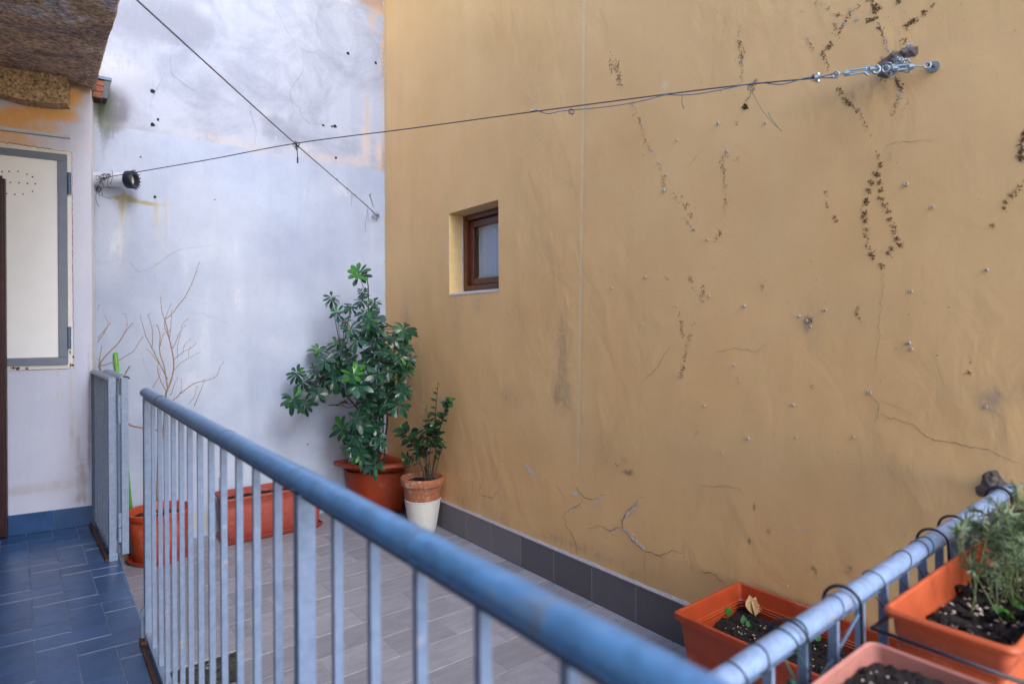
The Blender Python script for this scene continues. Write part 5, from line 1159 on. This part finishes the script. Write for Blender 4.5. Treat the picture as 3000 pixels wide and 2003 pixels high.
# sprouts in the big planter
def leafmesh(L, Wd, shape='ob', fold=.18, droop=.25, n=6):
    """leaf along +Y, tip at L; returns mesh data"""
    v = []; f = []
    for i in range(n + 1):
        t = i / n
        if shape == 'ob': w = Wd * (math.sin(math.pi * min(1, t ** 1.55)) ** .62 if 0 < t < 1 else 0.04) * (.25 + .75 * t ** .5)
        else: w = Wd * (math.sin(math.pi * t ** .8) ** .8 if 0 < t < 1 else .05)
        z = -droop * L * t * t; y = L * t * (1 - .12 * droop * t)
        v += [(-w / 2, y, z + fold * w / 2 - .12 * w * (w / Wd)), (0, y, z), (w / 2, y, z + fold * w / 2 - .12 * w * (w / Wd))]
    for i in range(n):
        a = 3 * i; f += [(a, a + 1, a + 4, a + 3), (a + 1, a + 2, a + 5, a + 4)]
    return v, f
def lm(name, v, f, mat_):
    me = bpy.data.meshes.new(name); me.from_pydata(v, [], f); me.materials.append(M[mat_]); me.polygons.foreach_set('use_smooth', [True] * len(me.polygons)); return me
def frame(d, up, roll=0.0):
    y = d.normalized(); z = (up - y * up.dot(y));
    z = z.normalized() if z.length > 1e-4 else y.orthogonal().normalized(); x = y.cross(z)
    m = Matrix((x, y, z)).transposed(); return (m @ Matrix.Rotation(roll, 3, 'Y'))
def place_leaf(name, me, p, d, up, s, thing, roll=0.0, parent_part=None):
    o = bpy.data.objects.new(name, me); COL.objects.link(o)
    mt = frame(d, up, roll).to_4x4(); mt = Matrix.Translation(p) @ mt @ Matrix.Diagonal((s, s, s, 1))
    o.parent = thing; o.matrix_parent_inverse = Matrix.Translation(-thing.location); o.matrix_basis = mt; return o
sprm = lm('sprout_leaf', *leafmesh(.05, .035, 'l', .3, .2), 'leafy'); drym = lm('dry_leaf', *leafmesh(.085, .065, 'ob', .8, .3), 'deadleaf')
sp_ = empty('sprouts', (2.3, 1.3, .33), 'a few small green sprouts pushing up through the soil of the orange-red planter', 'sprouts')
for (u, v, s) in [(2122, 1800, .9), (2130, 1802, .8), (2112, 1803, .6), (2180, 1830, .8), (2195, 1836, .5), (2385, 1868, .9), (2400, 1878, .8), (2375, 1880, .6)]:
    p = PZ(u, v, .345); place_leaf('leaf', sprm, p, Vector((ru(-.4, .4), ru(-.4, .4), 1)), Vector((-1, -1, .3)), s, sp_)
dl_ = empty('dry_leaf', tuple(PZ(2205, 1805, .35)), 'crumpled tan dry leaf sticking up from the orange-red planter soil', 'leaf')
for (u, v, a) in [(2205, 1800, -.3), (2212, 1804, .25)]: place_leaf('leaf_blade', drym, PZ(u, v, .335), Vector((a, -.1, 1)), Vector((-1, -1, .2)), 1.0, dl_)

# round pot with the bare shrub
def round_pot(name, lab, c, h, r0, r1, rim, mat_, soil_d, saucer=True, clay=False):
    t = empty(name, c, lab, 'plant pot'); x, y, z = c
    prof = [(0.001, .004), (r0 * .96, .004), (r0, .012), (r1 - .012, h - rim - .03), (r1 - .016, h - rim - .022), (r1 - .012, h - rim - .015), (r1 - .010, h - rim), (r1 - .002, h - rim + .003), (r1, h - rim * .5), (r1 - .001, h - .004), (r1 - .006, h), (r1 - .014, h), (r1 - .018, h - .006), (r1 - .022, h - .05), (r1 - .035, h - soil_d - .02)]
    part(MB().lathe(prof, 48, c), 'pot', mat_, t, smooth=True, angle=40)
    rs = r1 - .028
    part(soil_sheet(0, 1, 0, 1, z + h - soil_d, .010, 26, 40, 3, shape=lambda a, b_: (x + rs * (a + .001) * math.cos(6.2832 * b_), y + rs * (a + .001) * math.sin(6.2832 * b_))), 'soil', 'soil', t)
    if saucer: part(MB().lathe([(.001, .001), (r0 + .02, .001), (r0 + .035, .028), (r0 + .040, .034), (r0 + .034, .034), (r0 + .022, .008), (.002, .006)], 48, c), 'saucer', mat_, t, smooth=True, angle=40)
    return t
pr1 = round_pot('round_pot', 'round orange plastic pot with saucer behind the railing, holding the leafless shrub', (.655, 4.90, 0), .345, .165, .208, .035, 'terra_p', .055)
crumbs(.55, .76, 4.8, 5.0, .292, 60, .004, .010, 'perlite', pr1, 'soil_grit')
bsb = empty('bare_shrub', (.655, 4.90, .29), 'leafless tan shrub with thin forking twigs rising from the round pot', 'shrub')
YS = 4.93
def tw(zf, pts, r0, r1, name='branch', yo=0.0, twigs=True):
    P = [PY(*zf(*p), YS + yo) for p in pts]; 
    P = [p + Vector((0, ru(-.012, .012) * (i > 0), 0)) for i, p in enumerate(P)]
    Q = spl(P, 4); n = len(Q); Q = [q + Vector((ru(-.0012, .0012), ru(-.0012, .0012), ru(-.0012, .0012))) for q in Q]
    mb = MB().tube(Q, [r0 + (r1 - r0) * i / (n - 1) for i in range(n)], 6)
    if twigs:
        for i in range(3, n, 4):
            d = (Q[i] - Q[i - 1]).normalized(); s_ = d.cross(Vector((0, 1, 0))) * random.choice((-1, 1)); e = ru(.006, .02)
            mb.tube([Q[i], Q[i] + (d * .6 + s_ + Vector((0, ru(-.6, .6), 0))) * e], [.0014, .0009], 4)
    part(mb, name, 'twig', bsb, smooth=True)
base = [(1090, 1010), (1085, 1100), (1075, 1250), (1045, 1400), (1030, 1720)]
tw(zL, list(reversed(base)), .0085, .0065, 'trunk', twigs=False)
for pts, a, b_ in [([(1090, 1010), (1130, 900), (1140, 790), (1110, 650), (1085, 530)], .006, .003), ([(1080, 530), (1130, 490), (1175, 430), (1220, 370), (1265, 280), (1290, 200), (1307, 150)], .0032, .0014), ([(1085, 540), (1060, 470), (1055, 372)], .0026, .0012), ([(1110, 650), (1080, 570), (1090, 500), (1125, 420)], .003, .0012),
        ([(1100, 985), (1080, 850), (1050, 740), (1050, 640), (1030, 560)], .0045, .0018), ([(1100, 920), (1060, 840), (1000, 720), (960, 640), (935, 560), (918, 500)], .0038, .0013), ([(1000, 710), (1000, 600), (985, 540), (968, 492)], .0024, .0011),
        ([(1140, 790), (1200, 740), (1260, 710), (1288, 680)], .0026, .0011), ([(1130, 880), (1180, 820), (1240, 780), (1310, 744)], .0026, .0011), ([(1130, 720), (1180, 620), (1200, 560), (1235, 520)], .0026, .0011), ([(1165, 780), (1165, 700), (1185, 620), (1215, 560)], .002, .001),
        ([(1080, 1100), (1160, 1040), (1200, 1000), (1280, 945), (1340, 930), (1418, 902), (1440, 840), (1467, 806)], .0048, .0014), ([(1240, 1080), (1280, 1030), (1292, 960)], .0028, .0012), ([(1275, 1095), (1320, 980), (1345, 915)], .0028, .0013),
        ([(1095, 1000), (1060, 940), (1035, 860), (1040, 810)], .0034, .0015), ([(1120, 1025), (1150, 940), (1172, 910)], .0026, .0012), ([(1160, 1040), (1190, 990), (1190, 910)], .0024, .0012), ([(1002, 975), (1050, 890), (1040, 850)], .0022, .001), ([(1060, 840), (1000, 760), (965, 720)], .0022, .001), ([(1200, 740), (1215, 690), (1255, 655)], .0018, .0009), ([(1240, 780), (1235, 720)], .0016, .0009),
        ([(1110, 650), (1120, 580), (1128, 455)], .0026, .0011), ([(1050, 700), (1075, 620), (1110, 610)], .002, .001),
        ([(1075, 1260), (980, 1245), (915, 1235), (840, 1212), (740, 1100), (690, 950), (650, 830)], .008, .006), ([(650, 830), (690, 770), (780, 680), (830, 600), (873, 550)], .005, .0016), ([(650, 830), (655, 780), (668, 700)], .0035, .0015), ([(645, 835), (700, 822), (770, 800), (870, 740), (905, 690), (938, 640)], .0036, .0013),
        ([(640, 680), (690, 600), (710, 560), (688, 500)], .003, .0012), ([(642, 650), (690, 590), (728, 550)], .0026, .0012), ([(825, 600), (835, 550), (820, 482)], .0018, .0009), ([(780, 960), (825, 880), (853, 835)], .005, .0045), ([(640, 470), (648, 430)], .0018, .001)]:
    tw(zL, pts, a, b_)
# lime green broom handle
bh = empty('broom_handle', (.5, 4.95, 0), 'lime green broom handle leaning behind the open gate', 'broom handle')
b0, b1, b2 = PY(347, 1600, 4.6), PY(339, 1045, 5.0), PY(337, 1030, 5.0)
b0 = PY(386, 1600, 4.80)
B0 = PY(384, 1500, 5.135); B1 = PY(339, 1042, 5.165); Bd = (B1 - B0).normalized()
Bf = B0 - Bd * (B0.z / Bd.z - .01 / Bd.z)
part(MB().tube([Bf, B1], .0125, 14), 'pole', 'lime', bh, smooth=True); part(MB().tube([B1 - Bd * .075, B1 - Bd * .004, B1 + Bd * .012], [.0145, .0145, .013], 14), 'grip', 'lime', bh, smooth=True, angle=40)
part(ringm(MB(), B1 + Bd * .014, (0, 1, 0), .011, .005), 'hanging_loop', 'lime', bh, smooth=True)

# corner planter, quarter round
cc_ = (2.515, 5.145)
def qring(r, z, k, n=18):
    """quarter-round outline inset k, wide front"""
    out = [(cc_[0] - k, cc_[1] - k, z)]; c0 = (cc_[0] - .04, cc_[1] - .04); rr3 = r - k
    for i in range(n + 1):
        a = math.radians(268 - 86 * i / n) ; out.append((cc_[0] - .0 + rr3 * math.cos(a) * 1.0 - (k if i == 0 else 0) * 0, cc_[1] + rr3 * math.sin(a), z))
    # keep the straight ends inset from the walls
    return [(min(x, cc_[0] - k), min(y, cc_[1] - k), zz) for x, y, zz in out]
cpn = empty('corner_planter', (2.35, 4.95, 0), 'quarter-round orange-red planter in the corner, holding the tall leafy shrub', 'planter')
h = .452
rg = [qring(.36, .012, .02), qring(.375, .02, .018), qring(.42, h - .105, .016), qring(.416, h - .10, .018), qring(.422, h - .094, .016), qring(.419, h - .088, .017), qring(.432, h - .045, .014), qring(.490, h - .042, .002), qring(.505, h - .03, .0), qring(.502, h - .006, .001), qring(.495, h, .004), qring(.465, h, .016), qring(.452, h - .006, .022), qring(.43, h - .06, .03), qring(.38, .1, .05)]
part(MB().rings(rg, cap0=True, cap1=True), 'planter_body', 'terra_p', cpn, smooth=True, angle=38)
part(MB().rings([qring(.385, .001, .004), qring(.425, .025, -.0), qring(.432, .034, .0), qring(.42, .034, .006), qring(.37, .008, .02)], cap0=True, cap1=True), 'saucer', 'terra_r', cpn, smooth=True, angle=38)
part(soil_sheet(0, 1, 0, 1, h - .085, .012, 24, 24, 6, shape=lambda a, b_: (cc_[0] - .03 + (.40 * a) * math.cos(math.radians(180 + 90 * b_)), cc_[1] - .03 + (.40 * a) * math.sin(math.radians(180 + 90 * b_)))), 'soil', 'soil', cpn)

# ---- tall leafy shrub
shr = empty('leafy_shrub', (2.32, 4.93, .37), 'tall evergreen shrub with whorls of glossy dark leaves in the wall corner', 'shrub')
zV = ZM(800, 750, 2.852); zV2 = ZM(600, 700, 1.7425)
R1 = [(715, 150, 1.1, 'y'), (745, 300, .55, 'd'), (490, 345, .8, 'd'), (535, 470, .75, 'y'), (600, 540, .7, 'd'), (650, 420, .7, 'm'), (740, 370, .7, 'd'), (845, 385, .7, 'm'), (820, 455, .8, 'd'), (815, 535, 1.1, 'm'), (850, 590, 1.1, 'd'), (760, 480, .8, 'd'), (650, 610, .85, 'd'), (700, 690, .95, 'd'), (870, 685, 1.1, 'm'), (865, 745, 1.2, 'd'), (840, 830, 1.1, 'd'), (790, 610, .9, 'd'),
      (1095, 610, 1.15, 'm'), (1050, 690, .9, 'd'), (1010, 690, .7, 'd'), (1105, 760, .8, 'm'), (1060, 840, .95, 'm'), (1010, 870, .9, 'd'), (1140, 860, .7, 'd'), (530, 720, 1.0, 'y'), (560, 800, 1.0, 'd'), (380, 780, .95, 'y'), (430, 880, 1.0, 'd'), (360, 950, .8, 'd'), (430, 1010, 1.0, 'd'), (545, 930, 1.1, 'm'), (480, 860, .9, 'd'), (600, 960, .8, 'd'), (670, 990, 1.25, 'y'), (710, 1080, 1.1, 'd'), (790, 1130, 1.05, 'd'), (600, 1080, 1.0, 'd'),
      (200, 975, .95, 'm'), (255, 1050, .9, 'd'), (165, 1190, 1.15, 'm'), (265, 1230, .9, 'd'), (370, 1150, .8, 'd'), (320, 1090, .8, 'd'), (1060, 950, 1.25, 'y'), (1110, 930, .9, 'm'), (1020, 1080, 1.3, 'd'), (950, 1180, 1.1, 'd'), (1040, 1240, 1.0, 'd'), (1080, 1130, .9, 'd'), (920, 1250, 1.0, 'd'), (550, 1230, .85, 'b'), (600, 1200, .7, 'b'), (860, 980, .9, 'd'), (770, 900, .9, 'd'), (900, 900, .9, 'd'), (930, 800, .9, 'd'), (760, 1220, .9, 'd'),
      (800, 1330, .9, 'y'), (840, 1420, .95, 'd'), (780, 1460, 1.0, 'd'), (700, 1360, .95, 'd'), (575, 1440, 1.1, 'y'), (650, 1500, .9, 'd'), (885, 1530, .7, 'd'), (940, 1050, .9, 'd'), (500, 1050, .8, 'd'), (460, 970, .8, 'd'), (640, 860, .7, 'd'), (960, 960, .8, 'd'), (880, 1100, .8, 'd')]
R2 = [(810, 1010, .9, 'd'), (860, 1060, .9, 'd'), (790, 1100, .95, 'm'), (830, 1140, 1.0, 'd'), (865, 1150, 1.0, 'd'), (755, 1060, .8, 'd'), (895, 1045, .6, 'd'), (770, 1010, .8, 'd')]
ros = [(zV(x, y), s, k) for x, y, s, k in R1] + [(zV2(x, y), s, k) for x, y, s, k in R2]
def clampP(u, v, d):
    p = PD(u, v, d)
    if p.y > YW - .10: p = PY(u, v, YW - .10)
    if p.x > XW - .10: p = PX(u, v, XW - .10)
    return p
kinds = {'d': 'leaf', 'm': 'leaf', 'y': 'leafy', 'b': 'leafb'}
variants = {k: [lm('leaf', *leafmesh(ru(.088, .106), ru(.036, .044), 'ob', ru(.1, .35), dr), k) for dr in (.05, .2, .4)] for k in ('leaf', 'leafy', 'leafb')}
vdat = {k: [leafmesh(.098, .040, 'ob', .25, dr) for dr in (.1, .35)] for k in ('leaf', 'leafy', 'leafb')}
stuffmb = {k: MB() for k in ('leaf', 'leafy', 'leafb')}
TR = [[(2.36, 4.96, .36), (2.37, 4.97, .9), (2.33, 4.95, 1.4), (2.27, 4.95, 1.75), (2.26, 4.95, 2.05)], [(2.33, 4.92, .36), (2.30, 4.88, .8), (2.18, 4.86, 1.15), (1.98, 4.86, 1.42)], [(2.37, 4.9, .36), (2.39, 4.84, .85), (2.40, 4.76, 1.3), (2.40, 4.68, 1.6)],
      [(2.31, 4.93, .36), (2.22, 4.95, .8), (2.05, 4.97, 1.05), (1.86, 4.98, 1.2)], [(2.35, 4.95, .36), (2.41, 4.98, .7), (2.42, 4.98, 1.2)]]
for tr in TR:
    P = spl([Vector(p) for p in tr], 6); n = len(P); P = [p + Vector((ru(-.004, .004), ru(-.004, .004), 0)) for p in P]
    part(MB().tube(P, [.010 - .006 * i / n for i in range(n)], 8), 'trunk', 'stem', shr, smooth=True)
samples = [p for tr in TR for p in spl([Vector(q) for q in tr], 8)]
nobj = 0; cand = []
stm = MB()
for (uv, s, k) in ros:
    p = clampP(uv[0], uv[1], 4.95 + ru(-.28, .22)); 
    best = min(samples, key=lambda q: (q - (p - Vector((0, 0, .14)))).length)
    mid = best.lerp(p, .5) + Vector((0, 0, -.03)); Q = spl([best, mid, p], 5); m_ = len(Q)
    part(MB().tube(Q, [.0042 - .0022 * i / m_ for i in range(m_)], 6), 'branch', 'stemg' if k == 'y' else 'stem', shr, smooth=True)
    out = (p - best); out.normalize(); axis = (out * .45 + Vector((0, 0, .75)) + Vector((-.35, -.55, 0)) * ru(.3, 1.0)).normalized()
    if k == 'b': axis = Vector((0, -.1, -1))
    nl = int(ru(9, 13)); a = axis.orthogonal().normalized(); b2 = axis.cross(a); off = ru(0, 6)
    layers = [(nl, ru(.15, .45) if k != 'y' else ru(.35, .6), 1.0)]
    if k in 'ymd': layers.append((int(nl * .7), -.25 if k != 'y' else .0, 1.05))
    if k == 'y' : layers.append((5, 1.1, .7))
    if k == 'm': layers.append((5, .8, .7))
    for li, (cnt, lift, ls) in enumerate(layers):
        for i in range(cnt):
            an = off + 6.2832 * (i + .5 * li) / cnt + ru(-.22, .22)
            d = (a * math.cos(an) + b2 * math.sin(an)) + axis * (lift + ru(-.25, .25)) + Vector((0, 0, -.15))
            L = s * ls * ru(.72, 1.12)
            kk = kinds[k]
            if k == 'm': kk = 'leafy' if li == 2 or rnd() < .12 else 'leaf'
            if k == 'y': kk = 'leafy' if li == 2 or (li == 0 and rnd() < .55) or rnd() < .1 else 'leaf'
            pp = p - axis * .018 * li + d.normalized() * .004
            tip = pp + d.normalized() * .085 * L
            if tip.x > XW - .006 or tip.y > YW - .006: 
                d.x -= max(0, (tip.x - XW + .01)) * 14; d.y -= max(0, (tip.y - YW + .01)) * 14
            cand.append((pp, d.copy(), axis.copy(), L, kk))
cand.sort(key=lambda c: (c[0] - CAMP).length - c[3] * .8)
for i, (pp, d, ax_, L, kk) in enumerate(cand):
    if i < 300:
        place_leaf('leaf', random.choice(variants[kk]), pp, d, ax_, L, shr, ru(-.4, .4))
    else:
        v, f = random.choice(vdat[kk]); mt = Matrix.Translation(pp) @ frame(d, ax_, ru(-.4, .4)).to_4x4() @ Matrix.Diagonal((L, L, L, 1)); mb = stuffmb[kk]; k0 = len(mb.v)
        mb.v += [tuple(mt @ Vector(q)) for q in v]; mb.f += [tuple(k0 + j for j in q) for q in f]; mb.mi += [0] * len(f)
al = MB()
for ix, kk in enumerate(('leaf', 'leafy', 'leafb')):
    mb = stuffmb[kk]; k0 = len(al.v); al.v += mb.v; al.f += [tuple(k0 + j for j in q) for q in mb.f]; al.mi += [ix] * len(mb.f)
o = part(al, 'inner_foliage', ['leaf', 'leafy', 'leafb'], shr, smooth=True); o['kind'] = 'stuff'
for (pp) in [[(2.33, 4.93, .62), (2.25, 4.92, .75), (2.20, 4.9, .76), (2.02, 4.9, .79)], [(2.3, 4.92, .7), (2.17, 4.9, .85), (2.15, 4.9, .95)], [(2.3, 4.92, .8), (2.2, 4.92, 1.0), (2.19, 4.92, 1.12)]]:
    part(MB().tube(spl([Vector(q) for q in pp], 5), .0028, 6), 'bare_twig', 'stem', shr)

# ---- terracotta pot in the woven cover with the small shrub
PC = (2.372, 4.205, 0); ph = .438
tp = empty('terracotta_pot', PC, 'weathered terracotta pot set into a cream woven cover beside the corner planter', 'plant pot')
part(MB().lathe([(.001, .10), (.118, .12), (.135, ph - .19), (.152, ph - .062), (.154, ph - .058), (.170, ph - .056), (.173, ph - .03), (.172, ph - .006), (.168, ph), (.155, ph), (.151, ph - .006), (.146, ph - .07)], 48, PC), 'pot', 'clay', tp, smooth=True, angle=40)
wv = MB(); rg = []
hz_ = .262
for i in range(75):
    z = .002 + (hz_ - .002) * i / 74; rb_ = .088 + .052 * (z / hz_) ** .62
    rg.append([(PC[0] + (rb_ + .0018 * math.sin(z * 520) * (1 if math.sin(j * 6.2832 / 128 * 30) > 0 else -1)) * math.cos(6.2832 * j / 128), PC[1] + (rb_ + .0018 * math.sin(z * 520) * (1 if math.sin(j * 6.2832 / 128 * 30) > 0 else -1)) * math.sin(6.2832 * j / 128), z) for j in range(128)])
rl = [[(PC[0] + r * math.cos(6.2832 * j / 128), PC[1] + r * math.sin(6.2832 * j / 128), z) for j in range(128)] for r, z in ((.143, hz_), (.143, hz_ + .005), (.137, hz_ + .005))]
part(wv.rings(rg + rl, cap0=True), 'woven_cover', 'woven', tp, smooth=True)
part(soil_sheet(0, 1, 0, 1, ph - .045, .008, 22, 36, 8, shape=lambda a, b_: (PC[0] + .147 * (a + .001) * math.cos(6.2832 * b_), PC[1] + .147 * (a + .001) * math.sin(6.2832 * b_))), 'soil', 'soil', tp)
crumbs(PC[0] - .1, PC[0] + .1, PC[1] - .1, PC[1] + .1, ph - .04, 50, .002, .005, 'perlite', tp, 'soil_grit')
ss = empty('small_shrub', (PC[0], PC[1], ph - .04), 'small thin-stemmed shrub with little green leaves in the terracotta pot', 'shrub')
SD = 4.75
def QV(x, y, o_=0.0):
    u, v = zV2(x, y); p = PD(u, v, SD + o_)
    return PX(u, v, XW - .05) if p.x > XW - .05 else p
sm_leaf = [lm('leaf', *leafmesh(.066, .040, 'l', .3, dr), 'leafs') for dr in (.1, .35)]; sm_y = lm('leaf', *leafmesh(.04, .016, 'l', .3, .2), 'leafy')
def stem_(pts, r0, r1, leaves, ls, o_=0.0, y=False, mat_='stem'):
    P = [QV(*p, o_ * (i / len(pts))) for i, p in enumerate(pts)]; Q = spl(P, 5); n = len(Q)
    part(MB().tube(Q, [r0 + (r1 - r0) * i / n for i in range(n)], 6), 'stem', mat_, ss, smooth=True)
    leaves = int(leaves * 1.45)
    for j in range(leaves):
        t = .42 + .58 * (j + rnd() * .6) / leaves; i = min(n - 2, int(t * (n - 1))); p = Q[i]; d0 = (Q[i + 1] - Q[i]).normalized(); a = d0.orthogonal().normalized(); b2 = d0.cross(a); an = j * 2.4 + ru(-.4, .4)
        d = (a * math.cos(an) + b2 * math.sin(an)) + d0 * .45
        if p.x > XW - .1: d.x = -abs(d.x)
        place_leaf('leaf', sm_y if (y and j >= leaves - 4) else random.choice(sm_leaf), p, d, d0 + Vector((-.3, -.6, .4)), ls * ru(.9, 1.4), ss)
    for j in range(4):
        d0 = (Q[-1] - Q[-3]).normalized(); place_leaf('leaf', sm_y, Q[-1], d0 + Vector((ru(-.8, .8), ru(-.8, .8), ru(-.2, .6))), Vector((-.4, -.6, .5)), ls * .7, ss)
stem_([(1150, 1235), (1180, 1100), (1178, 900), (1190, 745)], .006, .0018, 15, .75, y=True)
stem_([(1160, 1235), (1190, 1010), (1215, 920), (1250, 840), (1268, 820)], .0065, .0018, 14, .9, .03, y=True)
stem_([(1135, 1235), (1135, 1010), (1148, 950), (1125, 860)], .007, .0025, 13, .85, .0, y=True)
stem_([(1128, 1235), (1085, 1090), (1040, 1020), (1005, 965)], .005, .002, 14, 1.05, -.05); stem_([(1140, 1235), (1120, 1080), (1085, 1010), (1070, 980)], .005, .002, 13, 1.1, .05, y=True); stem_([(1140, 1235), (1150, 1080), (1170, 1000), (1165, 960)], .005, .002, 12, 1.1, -.04)
stem_([(1168, 1235), (1200, 1100), (1222, 1040)], .004, .0015, 7, .7, .04); stem_([(1125, 1235), (1100, 1150), (1050, 1120), (1020, 1125)], .004, .0015, 8, .9, -.06); stem_([(1130, 1235), (1120, 1130), (1110, 1090), (1095, 1070)], .004, .0015, 10, 1.0, .02)
for i in range(9): stem_([(1150 + ru(-22, 22), 1238), (1140 + ru(-30, 30), 1150 + ru(-30, 10))], .0045, .002, 0, .3, ru(-.05, .05))

# ---- feathery plant in the railing planter
fp = empty('feathery_plant', (1.75, .40, .96), 'soft feathery grey-green plant spilling over the railing planter at right', 'plant')
stems = MB(); fol = MB()
for i in range(40):
    b0 = Vector((ru(1.6, 1.95), ru(.33, .45), .965)); u_, v_ = random.choice([(2850, 1500), (2900, 1470), (2960, 1450), (3000, 1440), (2830, 1560), (2870, 1545), (2930, 1520), (2990, 1500), (3030, 1470), (3040, 1600), (2860, 1620), (2920, 1580), (2960, 1540), (3000, 1560)])
    tip = PD(u_ + ru(-22, 30), v_ + ru(-20, 60), 1.42 + ru(-.12, .22)); mid = b0.lerp(tip, .55) + Vector((ru(-.05, .05), ru(-.04, .04), .045)); Q = spl([b0, mid, tip], 9); n = len(Q)
    stems.tube(Q, [.0016 - .0009 * j / n for j in range(n)], 5)
    for j in range(5, n):
        d0 = (Q[j] - Q[j - 1]).normalized(); a = d0.orthogonal().normalized(); b2 = d0.cross(a)
        for q in range(7):
            an = ru(0, 6.28); d = (a * math.cos(an) + b2 * math.sin(an)) * ru(.7, 1) + d0 * ru(.2, .8); L = ru(.012, .032); p = Q[j]; s_ = d.cross(d0).normalized() * .0011; e = p + d * L
            k0 = len(fol.v); fol.v += [tuple(p - s_), tuple(p + s_), tuple(p + d * L * .6 + s_ * 1.3), tuple(e), tuple(p + d * L * .6 - s_ * 1.3)]; fol.f.append((k0, k0 + 1, k0 + 2, k0 + 3, k0 + 4)); fol.mi.append(0)
part(stems, 'stems', 'stemg', fp); o = part(fol, 'needle_foliage', 'feather', fp); o['kind'] = 'stuff'
for i in range(9):
    p = Vector((1.66 + ru(-.05, .08), .36 + ru(-.03, .03), .972)); place_leaf('leaf', sprm, p, Vector((ru(-1, 1), ru(-1, 1), .9)), Vector((0, 0, 1)), .6, fp)

# moss tuft below the cable, litter on the terrace
ms = MB()
for i in range(46):
    u, v = zB(random.gauss(1920, 9), random.gauss(880, 9)); y, z = X2(u, v); ms.blob((XW - .004, y, z), ru(.002, .006), (-1, ru(-.4, .4), ru(-.4, .4)), 1.1, 5)
M['moss'] = simple('black_green_moss', (0.018, 0.024, 0.008), 0.9, 0.5, 90, 0.5)
o = part(ms, 'moss_tuft', 'moss', yw); o['kind'] = 'stuff'
lt_ = MB()
for i in range(240):
    e = rnd()
    if e < .5: c = (XW - abs(random.gauss(.02, .05)) - .015, ru(.8, 5.1), .001)
    elif e < .75: c = (ru(.5, 2.5), YW - abs(random.gauss(.03, .06)) - .01, .001)
    else: c = (ru(.5, 2.5), ru(1.5, 5.1), .001)
    lt_.blob(c, ru(.0015, .005), (0, 0, 1), .5, 5)
o = lt_.build('soil_litter', 'stem', None); tag(o, kind='stuff')
o['label'] = 'scattered crumbs of dry soil and bark on the grey terrace tiles'; o['category'] = 'litter'
